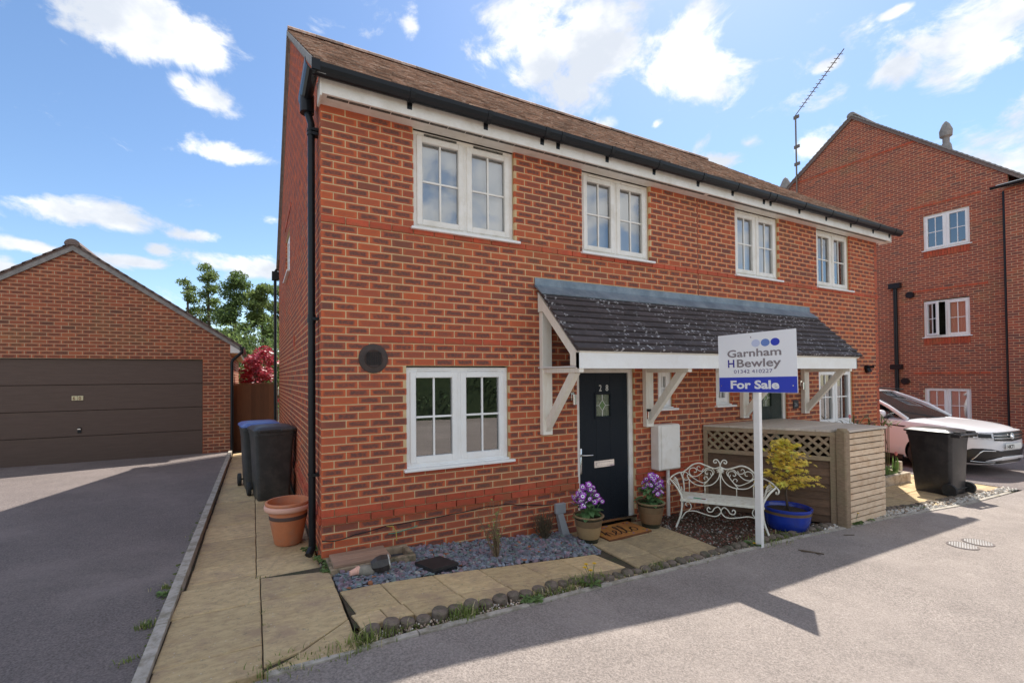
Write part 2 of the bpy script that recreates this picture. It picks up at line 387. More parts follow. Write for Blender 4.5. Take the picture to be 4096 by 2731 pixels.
# ---- brickwork
def brick_faces(L, h=.065, d=.03, b=.0035):
    x, z = L/2, h/2
    vs = [(-x+b,0,-z+b),(x-b,0,-z+b),(x-b,0,z-b),(-x+b,0,z-b),(-x,b,-z),(x,b,-z),(x,b,z),(-x,b,z),(-x,d,-z),(x,d,-z),(x,d,z),(-x,d,z)]
    fs = [(0,1,2,3),(4,5,1,0),(5,6,2,1),(6,7,3,2),(7,4,0,3),(8,9,5,4),(9,10,6,5),(10,11,7,6),(11,8,4,7)]
    uv = [[(vs[i][0]/L+.5, vs[i][2]/h+.5) for i in f] for f in fs]
    return vs, fs, uv
BM = {}
def brick_mesh(L, m):
    k = (round(L, 3), m.name)
    if k not in BM:
        b = MB(); b.add(*brick_faces(k[0])[:2], 0, brick_faces(k[0])[2])
        o = b.build('brick', m); BM[k] = o.data; bpy.data.objects.remove(o)
    return BM[k]
class Wall:
    """coursed brick wall: o + d*u, outward n, courses 75 mm from z = 3 + .075 i"""
    def __init__(s, o, d, z0=3.0):
        s.o = Vector(o); s.d = Vector(d).normalized(); s.n = Vector((s.d.y, -s.d.x, 0)); s.z0 = z0; s.br = []; s.strips = []
        s.rot = math.atan2(s.d.y, s.d.x)
    def lay(s, i0, i1, spans, special=None, off=0.0):
        for i in range(i0, i1):
            z = s.z0 + .075*i
            sp = spans(z + .0375)
            s.strips.append((z, tuple(sp)))
            o = off + (0.0 if i % 2 else .1125)
            for a, b in sp:
                k = math.floor((a - o) / .225); u = o + k*.225
                while u < b - .02:
                    p, q = max(u, a), min(u + .225, b)
                    if q - p > .035:
                        # a stub at an opening joins its neighbour visually: keep it as a cut brick
                        red, pr = special(i, (p+q)/2) if special else (0, 0)
                        lo = p + (.005 if p > a + 1e-4 else .0); hi = q - (.005 if q < b - 1e-4 else 0)
                        s.br.append([(lo+hi)/2, z + .0375, round((hi-lo)/.005)*.005, red, pr + rnd.uniform(-.0012, .0012)])
                    u += .225
    def pt(s, u, z, out=0): return s.o + s.d*u + s.n*out + Vector((0,0,z))
    def weight(s, b):
        p = s.pt(b[0], b[1]); v = CAM - p
        return b[2]*max(.05, s.n.dot(v)) / v.length**3
    def mortar(s, name, parent, mt, t=.1):
        m = MB(); i = 0
        while i < len(s.strips):
            j = i
            while j+1 < len(s.strips) and s.strips[j+1][1] == s.strips[i][1] and abs(s.strips[j+1][0]-s.strips[j][0]-.075) < 1e-6: j += 1
            for a, b in s.strips[i][1]:
                z0 = s.strips[i][0]; z1 = s.strips[j][0] + .075
                P = [s.pt(a+.003, z0, -.0035), s.pt(b-.003, z0, -.0035), s.pt(b-.003, z0, -.0035-t), s.pt(a+.003, z0, -.0035-t)]
                m.add(P + [p + Vector((0,0,z1-z0)) for p in P], [(0,3,2,1),(4,5,6,7),(0,1,5,4),(1,2,6,5),(2,3,7,6),(3,0,4,7)])
            i = j + 1
        return m.build(name, mt, parent)
    def place(s, singles, parent, mats):
        for b in s.br:
            if id(b) not in singles: continue
            inst(brick_mesh(b[2], mats[b[3]]), 'brick', s.pt(b[0], b[1], b[4]), parent, (0,0,s.rot))
        m = MB()
        c, sn = math.cos(s.rot), math.sin(s.rot)
        for b in s.br:
            if id(b) in singles: continue
            vs, fs, uv = brick_faces(b[2]); p = s.pt(b[0], b[1], b[4])
            m.add([(p.x + x*c - y*sn, p.y + x*sn + y*c, p.z + z) for x, y, z in vs], fs, b[3], uv)
        if m.v: m.build('bricks', list(mats), parent, kind='stuff')
def lay_bricks(walls, mats):
    """the 300 bricks that show largest are parts of their own, the rest of each wall one stuff part"""
    al = sorted(((w.weight(b), id(b)) for w, _p in walls for b in w.br), reverse=True)[:300]
    sing = {k for _w, k in al}
    for w, p in walls: w.place(sing, p, mats)

# ---- windows: local x along, -y outward, z up
def window(parent, M, w, h, blind=None, sill=.05, vent=UPVC, sill_mat=UPVC, backing=True, frame_mat=UPVC, single=False, open_left=False, bars=True, curtain=None):
    fw = .058; m = MB(M)
    yo, yi = .045, .11
    m.bbox(0, fw, yo, yi, 0, h, .004); m.bbox(w-fw, w, yo, yi, 0, h, .004)
    m.bbox(fw, w-fw, yo, yi, 0, fw, .004); m.bbox(fw, w-fw, yo, yi, h-fw, h, .004)
    if not single: m.bbox(w/2-.03, w/2+.03, yo, yi, fw, h-fw, .004)
    win = m.build('window', frame_mat, parent)
    cells = [(fw, w-fw)] if single else [(fw, w/2-.03), (w/2+.03, w-fw)]
    for ci, (a, b) in enumerate(cells):
        sw = .052; Ms = M
        if open_left and ci == 0:
            Ms = M @ Matrix.Translation((a, yo, 0)) @ Matrix.Rotation(rad(-38), 4, 'Z') @ Matrix.Translation((-a, -yo, 0))
        q = MB(Ms); y0, y1 = yo-.014, yo+.04
        q.bbox(a-.012, a+sw, y0, y1, fw-.012, h-fw+.012, .006); q.bbox(b-sw, b+.012, y0, y1, fw-.012, h-fw+.012, .006)
        q.bbox(a+sw, b-sw, y0+.001, y1, fw-.012, fw+sw, .006); q.bbox(a+sw, b-sw, y0+.001, y1, h-fw-sw, h-fw+.012, .006)
        if bars:
            xm, zm = (a+b)/2, h/2
            q.box(xm-.010, xm+.010, yo+.008, yo+.03, fw+sw, h-fw-sw); q.box(a+sw, xm-.010, yo+.010, yo+.03, zm-.010, zm+.010); q.box(xm+.010, b-sw, yo+.010, yo+.03, zm-.010, zm+.010)
        q.build('sash', frame_mat, win)
        g = MB(Ms); g.add([(a+sw-.01, yo+.02, fw+sw-.01), (b-sw+.01, yo+.02, fw+sw-.01), (b-sw+.01, yo+.02, h-fw-sw+.01), (a+sw-.01, yo+.02, h-fw-sw+.01)], [(0,1,2,3)])
        g.build('pane', GLASS, win)
        if vent is not None:
            v = MB(M); v.bbox((a+b)/2-(b-a)*.36, (a+b)/2+(b-a)*.36, yo-.016, yo-.001, h-fw+.017, h-fw+.037, .004); v.build('trickle_vent', vent, win)
        if curtain and ci == 1:
            k = MB(M); n = 26
            vs = []
            for i in range(n+1):
                x = a + (b-a)*i/n
                vs += [(x, .17+.015*math.sin(i*1.7), fw), (x, .17+.015*math.sin(i*1.7), h-fw)]
            k.add(vs, [(2*i, 2*i+2, 2*i+3, 2*i+1) for i in range(n)]); k.build('curtain', CURTAIN, win)
    if blind:
        k = MB(M); n = 14
        for a, b in cells:
            if blind == 'slats':
                n2 = 30
                for i in range(n2):
                    z = fw + (h-2*fw)*(i+.5)/n2; k.bar((a+.01, .15, z), (b-.01, .15, z), .002, (h-2*fw)/n2*1.02, (0,-.35,1))
            else:
                k.box(a-.02, b+.02, .125, .128, fw-.01, h-fw+.01)
        k.build('blind', BLIND if blind != 'dark' else DARKVENT, win)
    if sill:
        k = MB(M); k.bbox(-.035, w+.055, -.05, .05, -.028, .0, .005); k.bbox(-.0, w, .0, .06, .0005, .018, .003); k.build('sill', sill_mat, win)
    if backing:
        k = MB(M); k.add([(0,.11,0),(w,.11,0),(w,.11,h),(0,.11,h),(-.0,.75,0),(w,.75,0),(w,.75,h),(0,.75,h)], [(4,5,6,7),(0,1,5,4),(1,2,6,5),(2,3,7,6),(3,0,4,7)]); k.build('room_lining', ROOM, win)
    return win

# ------------------------------------------------------------------ the two houses
OPEN = dict(W1=(.905,2.11,3.155,4.2), W2=(3.09,4.25,3.155,4.2), W3=(6.06,7.185,3.155,4.2), W4=(8.30,9.41,3.155,4.2),
            G1=(.82,2.015,.675,1.715), D1=(2.98,3.93,-.6,1.70), S1=(4.36,4.66,1.15,1.70), S2=(5.56,5.92,1.15,1.70), D2=(6.42,7.36,-.6,1.70), G2=(8.30,9.45,.675,1.70))
def front_spans(x0, x1):
    def f(z):
        sp = [(x0, x1)]
        for a, b, c, d in OPEN.values():
            if c < z < d:
                o = []
                for p, q in sp:
                    if b <= p or a >= q: o.append((p, q)); continue
                    if a > p + .01: o.append((p, a))
                    if b < q - .01: o.append((b, q))
                sp = o
        return sp
    return f
def front_special(i, u):
    if i == 1: return 1, .012
    if i == -14 and .49 < u < 2.2: return 1, .005
    if i == -36: return 1, .012
    if i == -37: return 1, .024
    if i == -32 and (.8 < u < 2.05 or 8.28 < u < 9.5): return 1, .004
    return 0, 0
YD = 8.0; RX0, RX1 = -.05, 10.48
EY, EZ, SL = -.30, 4.40, .748           # tile edge at the eave and the roof slope
RY = 3.878; RZ = EZ + SL*(RY-EY)
def gable_top(y): return (EZ + SL*(y-EY) if y < RY else RZ - SL*(y-RY)) - .13
T4 = Matrix.Translation
def Mfront(x, z): return T4((x, 0, z))
def Mleft(x, y, z): return T4((x, y, z)) @ Matrix.Rotation(-PI/2, 4, 'Z')

def house(x0, x1, label, left_end, right_end, door_key, wins, smallk, gwin, number):
    t = thing('brick_house', label, 'house', (x0 if left_end else x0, 0, -.3), 'semi-detached pair of houses')
    w = Wall((0,0,0), (1,0,0)); w.lay(-46, 16, front_spans(x0, x1), front_special)
    fw = w.mortar('front_wall', t, MORTAR)
    walls = [(w, fw)]
    if left_end:
        g = Wall((0, YD, 0), (0,-1,0))
        GW = (4.2, 5.3, 3.5, 4.3)
        def gs(z):
            lo = hi = None
            for k in range(0, 401):
                y = .032 + (YD-.032)*k/400
                if gable_top(y) >= z:
                    lo = y if lo is None else lo; hi = y
            if lo is None: return []
            sp = [(YD-hi, YD-lo)]
            if GW[2] < z < GW[3]: sp = [(YD-hi, YD-GW[1]), (YD-GW[0], YD-lo)]
            return sp
        def gsp(i, u):
            y = YD-u
            if i == -36: return 1, .012
            if i == -37: return 1, .022
            if i == 20 and 3.9 < y < 5.5: return 1, .012
            return 0, 0
        g.lay(-46, 62, gs, gsp, .02)
        gw = g.mortar('gable_wall', t, MORTAR)
        walls.append((g, gw))
        window(t, Mleft(0, 5.3, 3.5), 1.1, .8, vent=None)
    if right_end:
        k = MB(); k.prism([(.0,-.5),(YD,-.5),(YD,gable_top(YD)),(RY,gable_top(RY)),(.0,gable_top(.0))], 'x', x1-.1, x1-.002)
        k.build('gable_wall', BRICK_T, t)
    k = MB(); k.box(x0+.12, x1-.12, YD-.12, YD, -.5, EZ-.1); k.build('rear_wall', BRICK_T, t)
    k = MB(); k.box(x0+.11, x1-.11, 1.2, 1.25, -.4, 4.2); k.build('inner_wall', ROOM, t)
    # roof
    ra, rb = (RX0 if left_end else x0), (RX1 if right_end else x1)
    k = MB(); th = .03
    k.prism([(EY, EZ-th), (RY, RZ-th), (2*RY-EY, EZ-th), (2*RY-EY, EZ-th-.09), (RY, RZ-th-.12), (EY+.02, EZ-th-.05)], 'x', ra+.012, rb)
    roof = k.build('roof', mat('roof_underlay_tile', (.17,.10,.08), (.22,.14,.10), 20, .9) if left_end else bpy.data.materials['roof_underlay_tile'], t, fix=True)
    k = MB(); n = Vector((0, -SL, 1)).normalized(); sdir = Vector((0, 1, SL)).normalized(); Ls = (RY-EY)/sdir.y
    nr = int(Ls/.1)
    for r in range(nr):
        s0 = r*.1; x = ra + (.0825 if r % 2 else 0) - .0825
        while x < rb:
            a, b = max(x+.001, ra), min(x+.164, rb)
            if b - a > .02:
                h0 = .026 + rnd.uniform(-.003, .006); h1 = .010
                P0 = Vector((0, EY, EZ-th)) + sdir*s0; P1 = P0 + sdir*.104
                q = [P0+n*h0, P1+n*h1, P0]
                tw = rnd.uniform(-.003, .003)
                k.add([(a, q[0].y, q[0].z+tw), (b, q[0].y, q[0].z-tw), (b, q[1].y, q[1].z), (a, q[1].y, q[1].z), (a, q[2].y, q[2].z), (b, q[2].y, q[2].z)], [(0,1,2,3), (4,5,1,0)])
            x += .165
    k.build('roof_tiles', ROOFT, roof, kind='stuff')
    k = MB(); x = ra
    while x < rb - .05:
        e = min(x+.45, rb)
        pts = [(x, RY+.11*math.cos(a), RZ-.05+.10*math.sin(a)) for a in [PI*j/6 for j in range(7)]]
        pts2 = [(e-.006, p[1], p[2]) for p in pts]
        k.add(pts+pts2, [(j, j+7, j+8, j+1) for j in range(6)] + [tuple(reversed(range(7))), tuple(range(7, 14))]); x = e
    k.build('ridge_tiles', ROOFT, roof, kind='stuff')
    if left_end:
        k = MB()
        for sgn in (0, 1):
            ys = [EY, RY] if not sgn else [RY, 2*RY-EY]
            for j in range(12):
                a = ys[0] + (ys[1]-ys[0])*j/12; b = ys[0] + (ys[1]-ys[0])*(j+1)/12
                za, zb = [(EZ+SL*(y-EY) if not sgn else RZ-SL*(y-RY)) for y in (a, b)]
                k.add([(x, y, z) for y, z0 in ((a, za), (b-.004, zb)) for x, z in ((ra-.012, z0-.02), (ra+.06, z0-.02), (ra+.06, z0-.1), (ra-.012, z0-.1))], [(0,1,2,3),(7,6,5,4),(0,4,5,1),(1,5,6,2),(2,6,7,3),(3,7,4,0)])
        k.build('verge', VERGE, roof, fix=True)
        k = MB(); k.prism([(.02, gable_top(.02)-.02), (RY, gable_top(RY)-.02), (2*RY-.02, gable_top(2*RY-.02)-.02), (2*RY-.02, gable_top(2*RY-.02)+.06), (RY, gable_top(RY)+.06), (.02, gable_top(.02)+.06)], 'x', ra+.02, .02)
        k.build('undercloak', VERGE, roof, fix=True)
    # eaves
    k = MB(); fa = (-.012 if left_end else x0); fb = (10.50 if right_end else x1)
    k.box(fa, fb, -.20, -.18, 4.185, 4.36)
    if left_end: k.box(fa-.018, fa-.001, -.206, .0, 4.16, 4.365)
    if right_end: k.box(fb+.001, fb+.018, -.206, .0, 4.16, 4.365)
    k.build('fascia', UPVC_D, t)
    k = MB(); k.box(fa, fb, -.1795, .03, 4.195, 4.207); sf = k.build('soffit', UPVC_D, t)
    k = MB(); x = fa+.05
    while x < fb - .1:
        k.box(x, min(x+.19, fb-.03), -.160, -.125, 4.1915, 4.1945); x += .2
    k.build('vent_strip', DARKVENT, sf)
    GA = fa-.09 if left_end else x0; GB = 10.71 if right_end else x1
    def gut_prof(n=8): return [(-.265+.064*math.cos(a), 4.385+.098*math.sin(a)) for a in [PI + PI*j/n for j in range(n+1)]]
    pr = gut_prof(); pi_ = [(-.265+.058*math.cos(a), 4.388+.090*math.sin(a)) for a in [2*PI - PI*j/8 for j in range(9)]]
    k = MB(); k.prism(pr+pi_, 'x', GA, GB)
    gut = k.build('gutter', BLACKP, t, fix=True)
    for bx in ([.78,1.62,2.34,2.56,3.3,4.1,4.95] if left_end else [5.7,6.45,6.62,7.4,8.2,9.0,9.8,10.42]):
        k = MB(); k.prism([(-.265+.069*math.cos(a), 4.385+.104*math.sin(a)) for a in [PI*1.0 + .78*PI*j/8 for j in range(9)]] + [(-.201, 4.245), (-.201, 4.39)], 'x', bx, bx+.05)
        k.build('gutter_bracket', BLACKP, gut, fix=True)
    if left_end:
        # return round the corner to the downpipe on the gable
        k = MB(); k.prism([(p[0]+.265-.105, p[1]) for p in pr] + [(p[0]+.265-.105, p[1]) for p in pi_], 'y', -.328, .34)
        k.box(GA-.012, GA+.06, -.338, -.329, 4.30, 4.395)
        k.build('gutter_return', BLACKP, gut, fix=True)
        k = MB(); k.tube([(-.10, .20, 4.31), (-.10, .20, 4.20), (-.075, .20, 4.13), (-.062, .20, 4.08), (-.062, .20, -.02)], .034, 12)
        k.tube([(-.10,.20,4.36), (-.10,.20,4.18)], .066, 12)
        k.tube([(-.062,.20,2.22),(-.062,.20,2.14)], .039, 12); k.tube([(-.062,.20,-.02),(-.10,.14,-.07)], .036, 12)
        dp = k.build('downpipe', BLACKP, t, smooth=True, sharp=40)
        for z in (4.02, 3.98, 2.18, .68):
            k = MB(); k.box(-.03, .0, .165, .235, z-.012, z+.012); k.tube([(-.062,.20,z-.012), (-.062,.20,z+.012)], .040, 12); k.box(-.062, .004, .150, .166, z-.014, z+.014)
            k.build('pipe_bracket', BLACKP, dp)
        k = MB(); k.tube([(-.085, YD+.03, 4.05), (-.085, YD+.03, -.1)], .036, 10); k.box(-.16, .0, YD-.06, YD+.14, 4.05, 4.25)
        k.tube([(-.085,YD+.03,4.25),(-.05,YD+.05,4.32)], .03, 8)
        k.build('rear_downpipe', BLACKP, t, smooth=True, sharp=40)
        k = MB(); k.box(-.012, .0, 3.14, 3.30, 2.10, 2.26); k.build('air_brick', RED, t)
    # windows and door
    for j, (kx, bl) in enumerate(wins):
        a, b, c, d = OPEN[kx]
        window(t, Mfront(a, c), b-a, d-c-.01, blind=bl, vent=(DARKVENT if kx in ('W1',) else UPVC_D), frame_mat=UPVC_D if kx != 'G1' else UPVC)
    a, b, c, d = OPEN[gwin]; window(t, Mfront(a, c), b-a, d-c-.005, blind=None)
    a, b, c, d = OPEN[smallk]; window(t, Mfront(a, c), b-a, d-c, single=True, vent=None, blind='plain')
    a, b, c, d = OPEN[door_key]; zt = -.255 if left_end else -.26
    k = MB(); k.bbox(a, a+.065, .04, .12, zt, 1.70, .004); k.bbox(b-.07, b, .04, .12, zt, 1.70, .004); k.bbox(a+.065, b-.07, .04, .12, 1.645, 1.70, .004)
    fr = k.build('door_frame', UPVC_D, t)
    k = MB(); gx0, gx1, gz0, gz1 = a+.345, a+.575, 1.085, 1.365
    k.bbox(a+.068, gx0, .062, .105, zt+.03, 1.642, .003); k.bbox(gx1, b-.073, .062, .105, zt+.03, 1.642, .003)
    k.bbox(gx0, gx1, .0625, .105, zt+.03, gz0, .003); k.bbox(gx0, gx1, .0625, .105, gz1, 1.642, .003)
    for (p, q, r, s_) in ((gx0-.03, gx1+.03, gz1, gz1+.03), (gx0-.03, gx1+.03, gz0-.03, gz0), (gx0-.03, gx0, gz0, gz1), (gx1, gx1+.03, gz0, gz1)):
        k.bbox(p, q, .048, .0625, r, s_, .005)
    lf = k.build('door_leaf', DOORB if left_end else DOORG, fr)
    k = MB(); k.add([(gx0,.08,gz0),(gx1,.08,gz0),(gx1,.08,gz1),(gx0,.08,gz1)], [(0,1,2,3)]); k.build('door_pane', FROST, fr)
    k = MB(); xm, zm = (gx0+gx1)/2, (gz0+gz1)/2; dx, dz = .055, .068
    k.add([(xm-dx,.0785,zm),(xm,.0785,zm-dz),(xm+dx,.0785,zm),(xm,.0785,zm+dz)], [(0,1,2,3)]); k.build('diamond_pane', GREEN_GL, fr)
    k = MB()
    for p, q, wd in (((gx0,zm),(xm-dx,zm),.005),((xm+dx,zm),(gx1,zm),.005),((xm,gz0),(xm,zm-dz),.009),((xm,zm+dz),(xm,gz1),.009),((xm-dx,zm),(xm,zm-dz),.005),((xm,zm-dz),(xm+dx,zm),.005),((xm+dx,zm),(xm,zm+dz),.005),((xm,zm+dz),(xm-dx,zm),.005)):
        k.bar((p[0],.076,p[1]), (q[0],.076,q[1]), .006, wd, (q[1]-p[1], 0, -(q[0]-p[0])))
    k.build('came', LEADCAME, fr)
    k = MB(); k.box(a-.01, b+.01, -.0, .12, zt-.005, zt+.028); k.build('threshold', CHROME, fr)
    if left_end:
        k = MB(); k.bbox(a+.30, a+.63, .050, .0615, .435, .525, .004); k.bbox(a+.325, a+.605, .044, .0495, .455, .505, .003); k.build('letterbox', CHROME, fr)
        k = MB(); k.bbox(a+.075, a+.105, .050, .0615, .38, .70, .004); k.tube([(a+.09,.05,.62),(a+.09,.01,.62),(a+.12,.0,.618),(a+.235,.0,.612)], .009, 8); k.build('handle', CHROME, fr, smooth=True, sharp=50)
        for dig, xx in ((number[0], a+.395), (number[1], a+.505)):
            vs, fs = text_mb(dig, .115, .002)
            k = MB(); k.add([(xx+x*.8, .0600-z, 1.41+y) for x, y, z in vs], [tuple(f) for f in fs]); k.build('house_number', LEADCAME, fr)
        k = MB(); k.box(a+.002, a+.012, .036, .04, .83, .91); k.build('latch_plate', CHROME, fr)
    # canopy over the doors
    ca, cb = (2.385, x1) if left_end else (x0, 8.02)
    cy, cz = -.765, 1.868
    tx, tz = -.095, 2.56
    cs = Vector((0, tx-cy, tz-cz)); cl = cs.length; cs.normalize(); cn = Vector((0, -cs.z, cs.y))
    k = MB(); fl, fr_ = (2.41, x1) if left_end else (x0, 7.94)
    k.box(fl, fr_, -.745, -.72, 1.685, 1.85); k.box(fl, fr_, -.72, .0, 1.70, 1.712)
    can = k.build('porch_canopy', UPVC, t)
    k = MB(); P = lambda s_, h: (cy+cs.y*s_+cn.y*h, cz+cs.z*s_+cn.z*h)
    k.prism([P(.0,-.03), P(cl+.06,-.03), P(cl+.06,-.005), P(.0,-.005)], 'x', ca+.05, cb-(.04 if right_end else 0)); k.build('roof_deck', CREAM, can, fix=True)
    key = 'canopy_tile'
    rows = 9; gs_ = cl/rows
    tm = {}
    for r in range(rows):
        o = .1325 if r % 2 else 0
        x = 2.385 - o
        while x < cb:
            a_, b_ = max(x, ca), min(x+.265, cb); x += .265
            if b_ - a_ < .03: continue
            Lx = round(b_-a_-.003, 3)
            if Lx not in tm:
                q = MB()
                h0, h1 = .040, .010
                ys = [(0, 0), (0, h0-.006), (.006, h0), (gs_+.03, h1), (gs_+.03, -.002)]
                vs = [(sx*Lx/2, yy, hh) for sx in (-1, 1) for yy, hh in ys]
                q.add(vs, [(4,3,2,1,0), (5,6,7,8,9), (0,1,6,5), (1,2,7,6), (2,3,8,7)])
                ob = q.build('tile', TILE); tm[Lx] = ob.data; bpy.data.objects.remove(ob)
            p = Vector(((a_+b_)/2, cy, cz)) + cs*(r*gs_) + cn*rnd.uniform(-.001, .003)
            inst(tm[Lx], 'tile', p, can, (math.atan2(cs.z, cs.y) + rnd.uniform(-.006, .006), 0, rnd.uniform(-.004, .004)))
    k = MB(); la, lb = (2.37, x1) if left_end else (x0, 8.03)
    segs = [la, 3.62, lb] if left_end else [la, 6.62, lb]
    for a_, b_ in zip(segs, segs[1:]):
        k.prism([(-.003, 2.765), (-.012, 2.765), (-.016, 2.68), (-.155, 2.565), (-.15, 2.553), (-.003, 2.66)], 'x', a_+.001, b_-.001)
    k.build('lead_flashing', LEAD, can, fix=True)
    def barge(x):
        q = MB(); q.prism([(-.70, 1.715), (-.745, 1.685), (-.745, 1.852), (-.10, 2.50), (-.01, 2.60), (-.01, 2.36), (-.105, 2.36), (-.62, 1.84), (-.62, 1.72)], 'x', x, x+.022)
        q.build('barge_board', CREAM, can, fix=True)
    if left_end: barge(2.41)
    else: barge(7.92)
    for px in ((2.43, 4.07) if left_end else (6.10, 7.735)):
        end = px in (2.43, 7.735)
        q = MB(); q.bbox(px, px+.135, -.068, -.001, .92 if left_end else .94, 2.36 if px == 2.43 else 1.699, .004); q.build('post', CREAM, can)
        q = MB(); q.bar((px+.067, -.04, .99), (px+.067, -.60, 1.66), .07, .085, (0, -.6, .5)); q.build('strut', CREAM, can)
        q = MB(); q.bbox(px+.012, px+.075, -.735, -.05, 1.640, 1.697, .008); q.build('brace', CREAM, can)
    return t, walls

H1, w1 = house(0, 5.21, 'brick house with a dark navy front door numbered 28 and a gable by the path', True, False, 'D1', [('W1','plain'),('W2','slats')], 'S1', 'G1', '28')
H2, w2 = house(5.21, 10.42, 'far brick house of the pair, behind the timber store, with a dark green door', False, True, 'D2', [('W3','plain'),('W4',None)], 'S2', 'G2', '26')
lay_bricks(w1, (BRICK, RED)); lay_bricks(w2, (BRICK, RED))
# movement joint between the houses
k = MB(); k.box(5.204, 5.216, -.0, .004, .9, 4.19); k.build('movement_joint', mat('joint_sealant', (.20,.05,.03), rough=.8), H2)

# fittings fixed to the houses
k = MB(); k.lathe([(0,.0),(.045,.006),(.075,.014),(.085,.022),(.09,.012),(.14,.006),(.145,.0)], 28)
k.M = None
vs = [(.485+p.x, -.004-p.z, 1.795+p.y) for p in k.v]; q = MB(); q.add(vs, [tuple(reversed(f)) for f in k.f]); 
STAIN = mat('sooty_plastic', (.035,.028,.025), (.08,.05,.042), 9, .7)
ve = q.build('wall_vent', STAIN, H1, smooth=True, sharp=30)
q = MB()
for j in range(-3, 4): q.box(.485+j*.022-.002, .485+j*.022+.002, -.030, -.026, 1.735, 1.855)
for j in range(-3, 4): q.box(.425, .545, -.0295, -.0262, 1.795+j*.018-.0015, 1.795+j*.018+.0015)
q.build('vent_grille', BLACKP, ve)
q = MB(); q.bbox(4.20, 4.60, -.155, -.004, .34, .945, .012); q.bbox(4.235, 4.585, -.168, -.1555, .355, .93, .006)
mb = q.build('meter_box', UPVC_D, H1)
q = MB(); q.box(4.565, 4.573, -.171, -.1685, .63, .65); q.build('lock', CHROME, mb)
q = MB(); q.tube([(4.45,-.07,.34),(4.45,-.07,-.30)], .025, 10); q.build('service_pipe', UPVC_D, mb, smooth=True, sharp=50)
GREYP = mat('grey_plastic', (.40,.42,.44), (.33,.34,.36), 4, .5)
q = MB(); q.bbox(2.60, 2.74, -.075, -.026, -.02, .10, .006); q.add([(2.62,-.07,-.02),(2.70,-.07,-.02),(2.70,-.026,-.02),(2.62,-.026,-.02),(2.66,-.14,-.30),(2.76,-.14,-.30),(2.76,-.05,-.30),(2.66,-.05,-.30)], [(0,1,2,3),(7,6,5,4),(0,4,5,1),(1,5,6,2),(2,6,7,3),(3,7,4,0)])
q.build('service_trunking', GREYP, H1)
def lantern(parent, x, z, y=-.0):
    q = MB(); q.bbox(x-.025, x+.025, y-.02, y-.001, z-.02, z+.08, .004); q.tube([(x, y-.05, z-.07),(x, y-.05, z+.05)], .028, 12); q.build('wall_lamp', CHROME, parent, smooth=True, sharp=40)
lantern(H1, 2.90, 1.33); lantern(H2, 7.60, 1.42, -.07)
q = MB(); q.bbox(4.075, 4.115, -.10, -.069, 1.03, 1.13, .004); pb = q.build('door_lamp', CHROME, H1)
q = MB(); q.bbox(4.07, 4.12, -.108, -.069, 1.131, 1.16, .004); q.build('lamp_cap', BLACKP, pb)
q = MB(); q.bbox(7.50, 7.65, -.014, -.001, 1.03, 1.17, .004); pl = q.build('number_plaque', mat('slate_plaque', (.03,.035,.04), rough=.5), H2)
vs, fs = text_mb('26', .085, .0005); q = MB(); q.add([(7.525+x, -.0150-z, 1.065+y) for x, y, z in vs], fs); q.build('plaque_lettering', GREYP, pl)
q = MB(); q.tube([(9.90,-.001,1.72),(9.90,-.05,1.72)], .05, 14); q.tube([(9.90,-.05,1.73),(9.93,-.13,1.74)], [.02,.03], 12); q.tube([(9.90,-.03,1.70),(9.90,-.06,1.63)], [.045,.05], 12)
q.build('security_lamp', BLACKP, H2, smooth=True, sharp=40)
# cables along the foot of the wall
def cable(parent, name, pts, r, mt):
    P = []
    for i in range(len(pts)-1):
        a, b = Vector(pts[i]), Vector(pts[i+1])
        for j in range(6): P.append(a.lerp(b, j/6) + Vector((0, 0, -.006*math.sin(PI*j/6))))
    P.append(Vector(pts[-1])); q = MB(); q.tube(P, r, 6); return q.build(name, mt, parent, smooth=True)
cable(H1, 'black_cable', [(.0,-.02,.10),(.12,-.02,.08),(.3,-.02,.11),(.6,-.02,.145),(.9,-.02,.15),(1.3,-.02,.16),(1.7,-.02,.185),(1.95,-.02,.18),(2.3,-.02,.12),(2.58,-.03,.09)], .005, BLACKP)
cable(H1, 'yellow_cable', [(.60,-.02,.145),(.66,-.03,.14),(.69,-.05,.09),(.69,-.07,.0)], .005, mat('yellow_cable', (.45,.32,.06), rough=.5))
cable(H1, 'green_cable', [(.62,-.02,.065),(.78,-.02,.075),(.92,-.02,.10)], .005, mat('green_cable', (.08,.30,.20), rough=.5))
